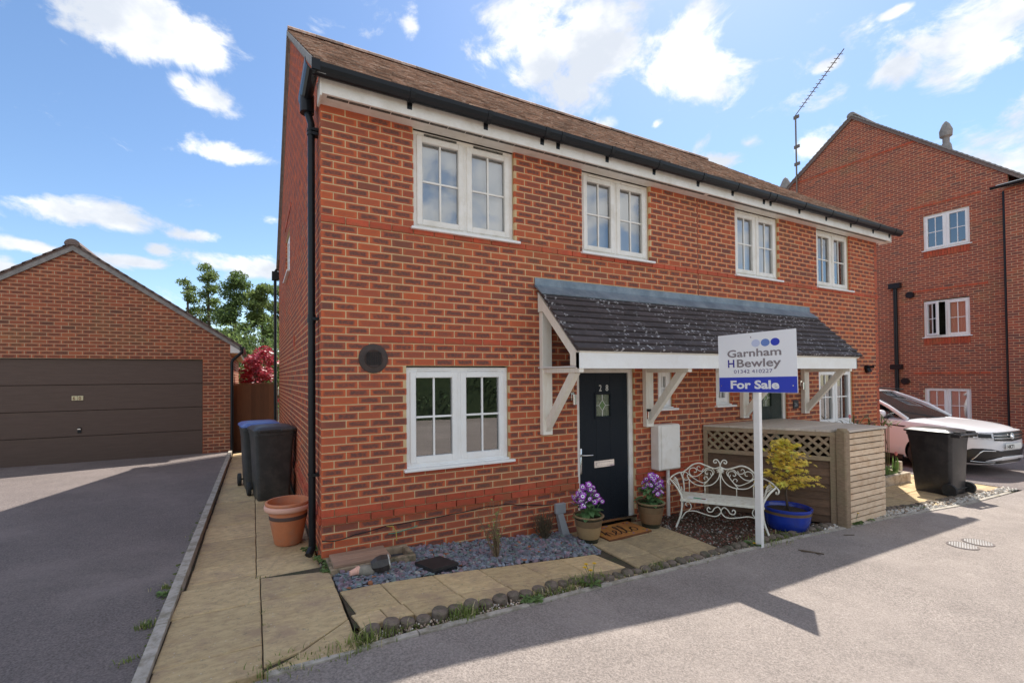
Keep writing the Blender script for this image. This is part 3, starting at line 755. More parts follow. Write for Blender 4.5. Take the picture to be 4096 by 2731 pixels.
# ------------------------------------------------------------------ ground
def gz(x):
    if x < .3: return -.1
    if x < 3.2:
        t = (x-.3)/2.9; return -.1 - .2*(t*t*(3-2*t)*.4 + .6*t)
    return -.3 - .01*(min(x, 24)-3.2)
EDGE = [(-60,-1.62),(-1.3,-1.62),(.3,-1.60),(.96,-1.565),(1.6,-1.475),(1.93,-1.43),(3.0,-1.36),(4.56,-1.36),(6.1,-1.46),(7.0,-1.50),(8.8,-1.70),(10.95,-1.76)]
def ye(x):
    for (a, b), (c, d) in zip(EDGE, EDGE[1:]):
        if a <= x <= c: return b + (d-b)*(x-a)/(c-a)
    return EDGE[-1][1] if x > 0 else EDGE[0][1]
def asphalt(name, c1, c2, sp):
    mt = mat(name, tuple(v*.8 for v in c1), tuple(v*1.12 for v in c2), 75, .92, bump=1.0, bscale=120, detail=6, lo=.40, hi=.60, col3=tuple(v*1.12 for v in c2), s3=.7)
    n = mt.node_tree.nodes; l = mt.node_tree.links; b = n['Principled BSDF']
    src = b.inputs['Base Color'].links[0].from_socket
    v = n.new('ShaderNodeTexVoronoi'); v.inputs['Scale'].default_value = 85; t = n.new('ShaderNodeTexCoord'); l.new(t.outputs['Object'], v.inputs[0])
    r = n.new('ShaderNodeMapRange'); l.new(v.outputs['Color'], r.inputs[0]); r.inputs[1].default_value = .55; r.inputs[2].default_value = .8; r.inputs[4].default_value = sp
    mx = n.new('ShaderNodeMix'); mx.data_type = 'RGBA'; l.new(r.outputs[0], mx.inputs[0]); l.new(src, mx.inputs[6]); mx.inputs[7].default_value = tuple(v*1.55 for v in c2) + (1,)
    w = n.new('ShaderNodeTexNoise'); w.inputs['Scale'].default_value = 1.3; w.inputs['Detail'].default_value = 7; w.inputs['Roughness'].default_value = .75; l.new(t.outputs['Object'], w.inputs[0])
    h = n.new('ShaderNodeHueSaturation'); r2 = n.new('ShaderNodeMapRange'); l.new(w.outputs[0], r2.inputs[0]); r2.inputs[1].default_value = .3; r2.inputs[2].default_value = .7; r2.inputs[3].default_value = .84; r2.inputs[4].default_value = 1.14
    l.new(r2.outputs[0], h.inputs['Value']); l.new(mx.outputs[2], h.inputs['Color']); l.new(h.outputs[0], b.inputs['Base Color'])
    return mt
ASPH = asphalt('road_asphalt', (.27,.228,.205), (.32,.272,.243), .35)
ASPH2 = asphalt('drive_asphalt', (.16,.132,.125), (.215,.178,.165), .3)
SOIL = mat('soil', (.055,.040,.026), (.085,.065,.04), 12, .95, bump=1, bscale=40, col3=(.05,.06,.025), s3=5)
CONC = mat('concrete', (.50,.45,.39), (.36,.32,.27), 12, .9, bump=.5, bscale=60, col3=(.24,.21,.15), s3=6)
def slab_mat(name, c1, c2, c3, dk):
    mt = mat(name, c1, c2, 7, .88, bump=1.0, bscale=16, stretch=(1.6,4.5,3.0), col3=c3, s3=3.2, island=.12, detail=10, lo=.38, hi=.62, amt3=.75)
    n = mt.node_tree.nodes; l = mt.node_tree.links; b = n['Principled BSDF']; src = b.inputs['Base Color'].links[0].from_socket
    t = n.new('ShaderNodeTexCoord')
    z = n.new('ShaderNodeTexNoise'); z.inputs['Scale'].default_value = 24; z.inputs['Detail'].default_value = 8; z.inputs['Roughness'].default_value = .8; l.new(t.outputs['Object'], z.inputs[0])
    r = n.new('ShaderNodeMapRange'); r.inputs[1].default_value = .54; r.inputs[2].default_value = .66; r.inputs[4].default_value = .75; l.new(z.outputs[0], r.inputs[0])
    mx = n.new('ShaderNodeMix'); mx.data_type = 'RGBA'; l.new(r.outputs[0], mx.inputs[0]); l.new(src, mx.inputs[6]); mx.inputs[7].default_value = (*dk, 1)
    v = n.new('ShaderNodeTexVoronoi'); v.inputs['Scale'].default_value = 19; l.new(t.outputs['Object'], v.inputs[0])
    r2 = n.new('ShaderNodeMapRange'); r2.inputs[1].default_value = .10; r2.inputs[2].default_value = .05; r2.inputs[4].default_value = .7; l.new(v.outputs['Distance'], r2.inputs[0])
    mx2 = n.new('ShaderNodeMix'); mx2.data_type = 'RGBA'; l.new(r2.outputs[0], mx2.inputs[0]); l.new(mx.outputs[2], mx2.inputs[6]); mx2.inputs[7].default_value = (.68,.64,.55,1)
    l.new(mx2.outputs[2], b.inputs['Base Color']); return mt
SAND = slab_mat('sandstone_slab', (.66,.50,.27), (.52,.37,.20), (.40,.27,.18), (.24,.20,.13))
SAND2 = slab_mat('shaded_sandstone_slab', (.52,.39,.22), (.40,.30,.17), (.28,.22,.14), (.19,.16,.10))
xs = sorted(set([-60,-20,-8] + [round(-3+.25*i, 3) for i in range(60)] + [a for a, b in EDGE] + [12.5,14,18,24,40,90]))
k = MB(); vs = []
ys = [-1, 0]
for x in xs: vs += [(x, -90, gz(x)), (x, -14, gz(x)), (x, ye(x), gz(x))]
k.add(vs, [f for i in range(len(xs)-1) for f in ((3*i,3*i+3,3*i+4,3*i+1), (3*i+1,3*i+4,3*i+5,3*i+2))])
road = k.build('road', ASPH); road['kind'] = 'structure'
k = MB(); vs = []
xs2 = [-60,-20,-1.3] + [-1.1+.4*i for i in range(31)] + [12,14,18,24,40,90]
for x in xs2: vs += [(x, ye(x), gz(x)-.05), (x, 7.9, gz(x)-.05), (x, 90, gz(x)-.05)]
k.add(vs, [f for i in range(len(xs2)-1) for f in ((3*i,3*i+3,3*i+4,3*i+1), (3*i+1,3*i+4,3*i+5,3*i+2))])
gr = k.build('ground', SOIL); gr['kind'] = 'structure'
k = MB(); k.add([(-60,-1.62,-.096),(-1.17,-1.62,-.096),(-1.08,7.9,-.096),(-60,7.9,-.096)], [(0,1,2,3)])
o = k.build('driveway', ASPH2); o['kind'] = 'structure'
k = MB(); k.add([(10.95,-1.76,gz(11)-.004),(90,-1.76,gz(24)-.004),(90,40,gz(24)-.004),(10.95,40,gz(11)-.004)], [(0,1,2,3)])
o = k.build('side_driveway', ASPH2); o['kind'] = 'structure'
# road edging: thin concrete strips
ke = thing('road_edging', 'thin pale concrete edging strip between the planted verge and the road', 'kerb', (0,-1.5,-.1))
pts = [(x, ye(x)) for x in [-.5+.915*i for i in range(14)] if x < 10.95]
for (a, b), (c, d) in zip(pts, pts[1:]):
    q = MB(); q.bar((a+.004, b+.026, gz(a)-.03+rnd.uniform(-.004,.004)), (c-.004, d+.026, gz(c)-.03+rnd.uniform(-.004,.004)), .05, .085); q.build('edging_block', CONC, ke)
kd = thing('driveway_kerb', 'weathered concrete kerb between the dark driveway and the paved path', 'kerb', (-1.1,0,-.1))
y = -1.6
while y < 7.8:
    e = min(y+.9, 7.8); xa = -1.165 + .0095*(y+1.6); xb = -1.165 + .0095*(e+1.6)
    q = MB(); j = rnd.uniform(-.004, .006)
    q.bar((xa+.035, y+.004, -.135+j), (xb+.035, e-.004, -.135+j+rnd.uniform(-.003,.003)), .07, .15)
    q.build('kerb_block', CONC, kd); y = e

# ------------------------------------------------------------------ paving, each slab a part
def slab(parent, poly, z, t=.045, mt=SAND, tilt=True):
    """poly: xy corners anticlockwise; z number or function of x"""
    cx = sum(p[0] for p in poly)/len(poly); cyy = sum(p[1] for p in poly)/len(poly)
    tx, ty = (rnd.uniform(-.006,.006), rnd.uniform(-.006,.006)) if tilt else (0,0); dz = rnd.uniform(-.003,.003)
    zf = z if callable(z) else (lambda x: z)
    def zz(x, y): return zf(x) + dz + tx*(x-cx) + ty*(y-cyy)
    q = MB(); n = len(poly); b = .007
    sh = [(x + (cx-x)*min(1, b/max(.05, abs(cx-x))), y + (cyy-y)*min(1, b/max(.05, abs(cyy-y)))) for x, y in poly]
    # subdivide the outline so the edge can wander
    def ring(pl, zo, w):
        out = []
        for i in range(n):
            a = pl[i]; c = pl[(i+1) % n]
            for j in range(4):
                x = a[0] + (c[0]-a[0])*j/4; yv = a[1] + (c[1]-a[1])*j/4
                nn = noise.noise((x*9, yv*9, 1.3))*w
                out.append((x + nn*.9, yv + nn*.7, zz(x, yv) + zo))
        return out
    r0 = ring(sh, 0, .006); r1 = ring(poly, -.006, .006); r2 = ring(poly, -t, .0); m_ = len(r0)
    q.add(r0+r1+r2, [tuple(range(m_))] + [(i, m_+i, m_+(i+1) % m_, (i+1) % m_) for i in range(m_)] + [(m_+i, 2*m_+i, 2*m_+(i+1) % m_, m_+(i+1) % m_) for i in range(m_)])
    return q.build('slab', mt, parent)
def rect(x0, x1, y0, y1): return [(x0,y0),(x1,y0),(x1,y1),(x0,y1)]
pa = bpy.data.objects.new('path', None); COL.objects.link(pa); pa['kind'] = 'structure'; pa.location = (-.5, 0, -.15)
g = .007
yl = [-.12,.09,.44,.90,1.22,1.80,2.35,2.95,3.55,4.15,4.75,5.35,5.95,6.55,7.15,7.8]
for a, b in zip(yl, yl[1:]):
    xl = -1.055 + .0095*a
    slab(pa, rect(xl, -.54-g/2, a+g/2, b-g/2), -.135)
yr = [-.12,.47,.86,1.17,1.50,2.1,2.7,3.3,3.9,4.5,5.1,5.7,6.3,6.9,7.8]
for a, b in zip(yr, yr[1:]): slab(pa, rect(-.54+g/2, -.015-.012*(a>0), a+g/2, b-g/2), -.135)
yn = [-1.56,-1.24,-.60,-.11]
for a, b in zip(yn, yn[1:]): slab(pa, [(-1.085, a+g/2),(-.512-g/2, a+g/2),(-.512-g/2, b-g/2),(-1.075, b-g/2)], -.088)
slab(pa, [(-.512+g/2,-.60+g/2),(.028,-.60+g/2),(.03,-.26),(-.512+g/2,-.15)], -.088)
slab(pa, [(-.512+g/2,-1.50),(-.30,-1.43),(-.02,-1.215),(.028,-1.17),(.028,-.60-g/2),(-.512+g/2,-.60-g/2)], -.088)
slab(pa, [(-.512+g/2,-1.56),(.02,-1.58),(.03,-1.19),(-.02,-1.235),(-.29,-1.448),(-.42,-1.53)], -.088)
k = MB(); k.box(-1.06, -.02, -.1, 7.8, -.2, -.152); k.box(-1.09, .0, -1.55, -.11, -.2, -.104)
k.add([(.05+.22*j, y, gz(.05+.22*j)-.012) for j in range(19) for y in (-1.29, -.72 if j < 13 else -.05)], [(2*j, 2*j+2, 2*j+3, 2*j+1) for j in range(18)])
o = k.build('paving_bed', SOIL, pa)
# path in front of the slate bed
zf = lambda x: gz(x) + .004
ex = [.045,.375,.83,1.275,1.725,2.16,2.62]
for a, b in zip(ex, ex[1:]): slab(pa, [(a+g/2+.055,-1.115+g/2),(b-g/2+.055,-1.125+g/2),(b-g/2,-.70-.012*b),(a+g/2,-.70-.012*a)], zf)
ex2 = [.06,.265,.445,.90,1.34,1.79,2.22,2.68]
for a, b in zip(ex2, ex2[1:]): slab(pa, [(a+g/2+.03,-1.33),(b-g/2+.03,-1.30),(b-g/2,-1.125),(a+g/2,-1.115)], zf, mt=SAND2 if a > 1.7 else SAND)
# door path
dx = [2.80,3.22,3.68,4.02]
for a, b in zip(dx, dx[1:]):
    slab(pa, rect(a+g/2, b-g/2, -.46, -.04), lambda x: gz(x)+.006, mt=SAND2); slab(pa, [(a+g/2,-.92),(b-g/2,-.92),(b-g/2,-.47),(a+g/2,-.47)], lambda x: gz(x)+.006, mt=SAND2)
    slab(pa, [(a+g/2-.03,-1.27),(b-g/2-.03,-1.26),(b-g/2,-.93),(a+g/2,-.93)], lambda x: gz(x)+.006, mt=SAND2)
# neighbour's paving
nx = [7.16,7.75,8.35,8.95,9.55,10.15,10.88]
for i, (a, b) in enumerate(zip(nx, nx[1:])):
    for c, d in ((-1.42,-.95),(-.95,-.48),(-.48,-.02)):
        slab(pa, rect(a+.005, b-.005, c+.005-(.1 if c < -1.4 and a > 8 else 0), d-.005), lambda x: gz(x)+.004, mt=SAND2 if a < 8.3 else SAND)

# ------------------------------------------------------------------ loose material: slate, gravel, soil
def chips(name, n, region, zfun, size, mats, flat=.25, seed=1, spread=.02):
    r = random.Random(seed); q = MB()
    for _ in range(n):
        x, y = region(r); s_ = size*r.uniform(.5, 1.3); h = s_*flat*r.uniform(.5, 1.4)
        a = r.uniform(0, 2*PI); kx = r.uniform(.5, 1); k_ = r.choice((4,5,5,6))
        M = T4((x, y, zfun(x, y) + r.uniform(0, spread))) @ Matrix.Rotation(a, 4, 'Z') @ Matrix.Rotation(r.gauss(0, .3), 4, 'X') @ Matrix.Rotation(r.gauss(0, .3), 4, 'Y')
        P = [(s_*math.cos(2*PI*j/k_ + r.uniform(-.3,.3))*r.uniform(.7,1.1), s_*kx*math.sin(2*PI*j/k_ + r.uniform(-.3,.3))*r.uniform(.7,1.1)) for j in range(k_)]
        vs = [M @ Vector((p[0], p[1], -h)) for p in P] + [M @ Vector((p[0]*.85, p[1]*.85, h)) for p in P]
        q.add(vs, [tuple(range(k_, 2*k_))] + [(j, (j+1) % k_, k_+(j+1) % k_, k_+j) for j in range(k_)], r.choices(range(len(mats)), [m_[1] for m_ in mats])[0])
    return q.build(name, [m_[0] for m_ in mats], kind='stuff')
SL1 = mat('blue_slate', (.15,.17,.21), (.22,.24,.28), 12, .6, island=.35); SL2 = mat('purple_slate', (.21,.15,.185), (.26,.19,.22), 12, .6, island=.3)
SL3 = mat('green_slate', (.14,.19,.18), (.20,.25,.235), 12, .6, island=.3); SL4 = mat('orange_chip', (.35,.13,.06), None, rough=.8, island=.3); SL5 = mat('pale_chip', (.32,.31,.30), None, rough=.8, island=.2)
def bedz(x, y): return gz(x) - .012 + max(0, (y+.75))*.03 + .012*noise.noise((x*4, y*4, 0))
def reg_slate(r):
    while True:
        x = r.uniform(.06, 2.76); y = r.uniform(-.70, -.03)
        if y < -.70-.012*x+.01: continue
        if x < .80 and y > -.36 and y > -.36: continue
        return x, y
k = MB(); n = 40; vs = []
for i in range(n+1):
    x = .04 + 2.74*i/n
    for j in range(9): 
        y = -.715 + .70*j/8; vs.append((x, y, bedz(x, y)-.016))
k.add(vs, [(i*9+j, (i+1)*9+j, (i+1)*9+j+1, i*9+j+1) for i in range(n) for j in range(8)])
o = k.build('slate_bed', mat('slate_dust', (.05,.052,.06), (.08,.075,.08), 30, .9, bump=1, bscale=60)); o['kind'] = 'structure'
chips('slate_chippings', 4200, reg_slate, bedz, .029, [(SL1,5),(SL2,3),(SL3,2.4),(SL4,.22),(SL5,.4)], .16, 3, .022)
BARK = mat('dark_bark_chip', (.07,.042,.028), (.11,.065,.04), 20, .9, island=.4); ROOTC = mat('pale_grit', (.30,.26,.21), None, rough=.9, island=.3); REDG = mat('red_grit', (.20,.07,.05), None, rough=.9, island=.3)
def fence_x(y): return 5.25 + .8*(-y)/1.33
def reg_bench(r):
    while True:
        y = r.uniform(-1.2, -.02); x = r.uniform(4.03, 6.0)
        if x < fence_x(y) - .03: return x, y
k = MB(); k.add([(4.03,-1.24,gz(4.03)-.012),(5.95,-1.24,gz(6)-.012),(5.25,-.0,gz(5.2)-.012),(4.03,-.0,gz(4.03)-.012)], [(0,1,2,3)]); o = k.build('gravel_bed', SOIL); o['kind'] = 'structure'
chips('bark_and_grit', 5200, reg_bench, lambda x, y: gz(x)-.008+.012*noise.noise((x*5,y*5,2)), .013, [(BARK,5),(ROOTC,.9),(REDG,1.6),(SL5,.4)], .45, 4, .012)
GRAV = mat('pink_gravel', (.50,.38,.28), (.40,.30,.22), 20, .9, island=.35); GRAV2 = mat('white_gravel', (.62,.58,.52), None, rough=.85, island=.25)
def reg_strip(a, b, w0=.05, w1=.2):
    def f(r):
        x = r.uniform(a, b); return x, ye(x) + r.uniform(w0, w1)
    return f
chips('verge_gravel', 2600, reg_strip(.15, 5.6), lambda x, y: gz(x)-.012, .008, [(GRAV,4),(GRAV2,2),(BARK,2)], .7, 5, .012)
chips('white_stones', 1500, reg_strip(5.7, 10.9, .06, .22), lambda x, y: gz(x)-.004, .016, [(GRAV2,5),(GRAV,1)], .7, 6, .018)
chips('corner_soil_debris', 260, lambda r: (r.uniform(-.02,.10), r.uniform(-.36,.3) if r.random() < .3 else r.uniform(-.36,-.0)), lambda x, y: -.115, .012, [(BARK,3),(GRAV,2),(SL3,1)], .6, 7, .012)

# ------------------------------------------------------------------ garage
GY = 7.95; GX1 = -1.05; GXA = -3.903; GX0 = 2*GXA-GX1; GE = 2.46; GSL = .673
def g_top(x): return GE + GSL*((GX1-x) if x > GXA else (x-GX0))
gt = thing('garage', 'detached brick garage with a wide dark up-and-over door beside the driveway', 'garage', (GXA, GY, -.15))
def gspan(z):
    hi = GX1
    if z > GE - .02:
        d = (z-GE)/GSL + .03
        a, b = GX0+d, GX1-d
    else: a, b = GX0, GX1
    if b - a < .1: return []
    if z < 2.06 and z > -.6: return [(a, -6.2), (-1.605, b)]
    return [(a, b)]
gw = Wall((0, GY, 0), (1,0,0), 2.06+.075*40-.0); gw.lay(-70, 0+10, lambda z: gspan(z), None, GX1)
gm = gw.mortar('front_wall', gt, MORTAR_T)
k = MB(); k.box(GX1-.1, GX1-.002, GY+.035, GY+7.0, -.4, GE); gsw = k.build('side_wall', MORTAR_T, gt)
gs_w = Wall((GX1-.0, GY+7.0, 0), (0,1,0), 2.06); gs_w.o = Vector((GX1, GY+.04, 0)); gs_w.lay(-33, 6, lambda z: [(0, 6.9)])
lay_bricks([(gw, gm), (gs_w, gsw)], (BRICK_G, RED))
gr_ = MB(); 
for sg in (1, -1):
    e = GX1+.22 if sg > 0 else GX0-.22
    ez = g_top(GX1) - .22*GSL
    P = [(e, ez+.03), (GXA, g_top(GXA)+.03), (GXA, g_top(GXA)+.10), (e, ez+.10)]
    gr_.prism(P, 'y', GY-.05, GY+7.3)
GROOF = mat('garage_roof', (.16,.12,.11), (.22,.17,.15), 18, .9, bump=.4)
gro = gr_.build('roof', GROOF, gt, fix=True)
n_ = 20
for sg in (1, -1):
    for j in range(n_):
        f0, f1 = j/n_, (j+1)/n_
        e = GX1+.23 if sg > 0 else GX0-.23
        xa = e + (GXA-e)*f0; xb = e + (GXA-e)*(f1+.02)
        za = g_top(GX1) - .23*GSL + (g_top(GXA)-g_top(GX1)+.23*GSL)*f0; zb = g_top(GX1) - .23*GSL + (g_top(GXA)-g_top(GX1)+.23*GSL)*(f1+.02)
        q = MB(); q.prism([(xa, za+.105), (xb, zb+.085), (xb, zb+.065), (xa, za+.07)], 'y', GY-.075, GY+.4); q.build('verge_tile', GROOF, gro, fix=True)
q = MB(); q.prism([(GXA+.13*math.cos(a), g_top(GXA)+.04+.12*math.sin(a)) for a in [PI*j/10 for j in range(11)]], 'y', GY-.085, GY+7.3); q.build('ridge_tile', GROOF, gro, smooth=True, sharp=40, fix=True)
k = MB()
for sg in (1, -1):
    e = GX1+.20 if sg > 0 else GX0-.20
    ez = g_top(GX1) - .20*GSL
    k.prism([(e, ez-.045), (GXA, g_top(GXA)-.075), (GXA, g_top(GXA)+.03), (e, ez+.045)], 'y', GY-.045, GY-.012)
k.build('barge_strip', VERGE, gt, fix=True)
k = MB(); k.prism([(GX1-.0, 2.22), (GX1+.19, 2.22), (GX1+.19, g_top(GX1)-.19*GSL-.03), (GX1, g_top(GX1)-.03)], 'y', GY-.03, GY+.02); k.box(GX1+.17, GX1+.19, GY+.021, GY+7.1, 2.22, 2.40); k.build('fascia', UPVC, gt, fix=True)
k = MB(); k.box(GX1+.005, GX1+.17, GY+.021, GY+7.1, 2.225, 2.235); k.build('soffit', mat('cream_soffit', (.78,.66,.45), rough=.6), gt)
k = MB(); k.prism([(GX1+.245+.056*math.cos(a), 2.37+.06*math.sin(a)) for a in [PI+PI*j/8 for j in range(9)]], 'y', GY-.09, GY+7.2); k.build('gutter', BLACKP, gt, fix=True)
k = MB(); k.tube([(GX1+.245, GY-.03, 2.34), (GX1+.245, GY-.03, 2.24), (GX1+.06, GY-.045, 2.06), (GX1+.035, GY-.045, 2.0), (GX1+.035, GY-.045, -.15)], .036, 10); k.build('downpipe', BLACKP, gt, smooth=True, sharp=40)
GDOOR = mat('brown_garage_door', (.095,.058,.042), (.112,.070,.052), 3, .55, bump=.35, bscale=35, stretch=(1,1,9))
zs = [-.145, .431, .967, 1.508, 2.055]
gd = None
for a, b in zip(zs, zs[1:]):
    q = MB(); q.bbox(-6.19, -1.61, GY+.06, GY+.11, a+.004, b-.004, .006); o = q.build('door_panel', GDOOR, gt); gd = gd or o
k = MB(); k.box(-6.2, -1.605, GY+.115, GY+.12, -.3, 2.06); k.build('door_backing', ROOM, gt)
k = MB(); k.box(-6.25, -1.55, GY-.03, GY+.2, -.3, -.13); k.build('door_sill', CONC, gt)
GOLD = mat('cream_number_tile', (.70,.62,.38), None, rough=.4); NUMB = mat('brown_number', (.25,.13,.05), None, rough=.5)
for j, dg in enumerate('60'):
    q = MB(); q.bbox(-3.93+.096*j, -3.84+.096*j, GY+.045, GY+.0595, 1.185, 1.278, .003); o = q.build('number_tile', GOLD, gt)
    vs, fs = text_mb(dg, .095, .001, .003); q = MB(); q.add([(-3.914+.096*j+x*.9, GY+.044-z, 1.198+y) for x, y, z in vs], fs); q.build('number', NUMB, o)
q = MB(); q.bbox(-3.835, -3.775, GY+.045, GY+.0595, .50, .62, .004); o = q.build('lock_plate', BLACKP, gt)
q = MB(); q.bar((-3.83, GY+.035, .585), (-3.78, GY+.035, .585), .014, .02); q.build('handle', CHROME, o)

# ------------------------------------------------------------------ fence at the end of the path
FEN = mat('brown_fence_board', (.16,.07,.03), (.11,.05,.024), 10, .85, bump=.5, stretch=(10,10,.6), island=.2)
ft = thing('garden_fence', 'tall brown close-board fence across the end of the side path', 'fence', (-.5, 8.35, -.25))
x = -1.02
while x < -.02:
    q = MB(); q.bbox(x, min(x+.105, -.02), 8.33 + (.012 if int(x*100) % 2 else 0), 8.352+(.012 if int(x*100) % 2 else 0), -.25, 1.47+rnd.uniform(-.004,.004), .003); q.build('board', FEN, ft); x += .10
q = MB(); q.box(-1.02, -.0, 8.32, 8.37, 1.475, 1.50); q.build('capping', FEN, ft)
q = MB(); q.box(-1.02, -.0, 8.375, 8.42, .2, .28); q.box(-1.02, -.0, 8.375, 8.42, 1.1, 1.18); q.build('rail', FEN, ft)

# ------------------------------------------------------------------ three-storey building on the right
TX = 19.0; TG = -.5
tt = thing('apartment_building', 'tall three-storey brick building with a gable wall and white windows behind the car', 'building', (TX, 4, TG))
TAP = 4.21; TAZ = 10.98
def t_top(y): return TAZ - (.923*(TAP-y) if y < TAP else .77*(y-TAP))
TWIN = [(1.17,2.28,5.60,6.75),(1.21,2.315,2.77,3.94),(1.225,2.34,.0,1.14)]
def tspan(z):
    ylo, yhi = .35, 9.0
    if z > t_top(.35): ylo = TAP - (TAZ-z)/.923
    if z > t_top(9.0): yhi = TAP + (TAZ-z)/.77
    if yhi - ylo < .15: return []
    sp = [(-yhi, -ylo)]
    for a, b, c, d in TWIN:
        if c < z < d: sp = [(-yhi, -b), (-a, -ylo)]
    return sp
tw = Wall((TX, 0, 0), (0,-1,0), 2.77)
def tspec(i, u):
    y = -u; z = 2.77+.075*i
    for zc, a, b in ((7.04, .85, 2.65), (4.30, .85, 2.70), (1.62, .85, 2.70)):
        if abs(z-zc+.03) < .038 and a < y < b: return 1, .014
    if abs(z-9.28) < .038: return 1, .014
    return 0, 0
tw.lay(-44, 110, tspan, tspec)
tm_ = tw.mortar('gable_wall', tt, MORTAR_T)
WX = TX-.35
tw2 = Wall((WX, 0, 0), (0,-1,0), 2.77); tw2.lay(-44, 55, lambda z: [(-.33, 4.5)])
tm2 = tw2.mortar('wing_wall', tt, MORTAR_T)
lay_bricks([(tw, tm_), (tw2, tm2)], (BRICK_T, RED))
for (a, b, c, d), o_ in zip(TWIN, (dict(blind=None), dict(open_left=True, curtain=True), dict(blind='slats'))):
    window(tt, Mleft(TX, b, c), b-a, d-c, vent=UPVC if o_.get('blind') is None else None, **o_)
    n_ = 15
    for j in range(n_):
        y0 = a + (b-a)*j/n_; q = MB(); q.bbox(TX-.012, TX+.05, y0+.004, a+(b-a)*(j+1)/n_-.004, c-.235, c-.03, .004)
        q.build('brick', RED, tm_)
k = MB(); k.prism([(.36, TG), (9.0, TG), (9.0, t_top(9.0)), (TAP, TAZ), (.36, t_top(.36))], 'x', TX+.85, TX+9)
k.build('rear_block', BRICK_T, tt, fix=True)
k = MB(); k.box(TX-.2, TX+9, -4.5, .34, TG, 6.85); k.build('wing_block', BRICK_T, tt)
k = MB()
for sg in (1, -1):
    ys_ = -.5 if sg > 0 else 9.5
    sl = .923 if sg > 0 else .77
    z_ = TAZ - sl*abs(TAP-ys_)
    k.prism([(ys_, z_-.02), (TAP, TAZ-.02), (TAP, TAZ+.11), (ys_, z_+.11)], 'x', TX-.06, TX+9.2)
tr = k.build('roof', GROOF, tt, fix=True)
for sg in (1, -1):
    n_ = 40; ys_ = -.5 if sg > 0 else 9.5; sl = .923 if sg > 0 else .77
    q = MB()
    for j in range(n_):
        ya = ys_ + (TAP-ys_)*j/n_; yb = ys_ + (TAP-ys_)*(j+1.1)/n_
        q.prism([(ya, TAZ-sl*abs(TAP-ya)+.15), (yb, TAZ-sl*abs(TAP-yb)+.12), (yb, TAZ-sl*abs(TAP-yb)+.09), (ya, TAZ-sl*abs(TAP-ya)+.1)], 'x', TX-.09, TX+.3)
    q.build('verge_tiles', VERGE, tr, fix=True, kind='stuff')
q = MB(); q.prism([(TAP+.14*math.cos(a), TAZ+.08+.13*math.sin(a)) for a in [PI*j/8 for j in range(9)]], 'x', TX-.1, TX+9); q.build('ridge', VERGE, tr, smooth=True, sharp=40, fix=True)
q = MB(); q.prism([(.45, 6.98), (-4.6, 6.98), (-4.6, 7.0), (.45, 7.0)], 'x', WX-.2, WX+.3); q.build('wing_eaves', UPVC_D, tt, fix=True)
q = MB(); q.prism([(WX-.25+.06*math.cos(a), 6.95+.07*math.sin(a)) for a in [PI+PI*j/8 for j in range(9)]], 'y', .55, -4.6); q.build('gutter', BLACKP, tt, fix=True)
def stack(y, z0, z1, x=TX-.06, hop=True, r=.055):
    q = MB(); q.tube([(x, y, z0), (x, y, z1)], r, 10)
    if hop: q.box(x-.09, x+.05, y-.16, y+.16, z1-.05, z1+.13); q.box(x-.08, x+.05, y-.16, y+.16, 1.75, 1.9)
    q.build('downpipe', BLACKP, tt, smooth=True, sharp=40)
stack(.40, TG, 6.9, hop=False); stack(3.03, TG, 4.55)
for y, z in ((2.64,4.22),(2.81,1.34)):
    q = MB(); q.tube([(TX-.001, y, z), (TX-.09, y, z)], .11, 14); q.build('wall_vent', BLACKP, tt)
# flue on the roof
q = MB(); q.lathe([(.16,0),(.13,.25),(.09,.34),(.09,.5),(.16,.55),(.17,.75),(.10,.95),(.03,1.05)], 14, (TX+1.0, 1.98, 8.95)); q.build('roof_flue', VERGE, tt, smooth=True, sharp=50)
q = MB(); q.lathe([(.22,0),(.2,.5),(.1,.75),(.0,.85)], 10, (TX+.2, 6.75, 9.0)); q.build('ridge_finial', VERGE, tt, smooth=True, sharp=50)
# television aerial
at = thing('tv_aerial', 'thin television aerial mast against the sky at the far end of the roof ridge', 'aerial', (TX+.1, 6.1, 8.9))
AL = mat('aerial_metal', (.20,.16,.13), None, rough=.5, metal=.6)
q = MB(); q.tube([(TX-.12, 6.12, 8.3), (TX-.12, 6.12, 12.05)], .03, 8); q.build('mast', AL, at)
q = MB(); A = Vector((TX-.12, 6.12, 12.05)); B = A + Vector((-1.2, -2.3, .85)); q.tube([A, B], .018, 6); q.build('boom', AL, at)
for j in range(14):
    p = A.lerp(B, .15+.06*j); d = Vector((2.3,-1.2,0)).normalized()*(.10); q = MB(); q.tube([p-d, p+d], .011, 5); q.build('element', AL, at)
for z, dx_ in ((11.9, .1), (10.7, -.25), (10.0, .3)):
    q = MB(); q.box(TX-.15, TX-.09, 6.05-.06, 6.05+.14, z, z+.12); q.build('bracket', AL, at)

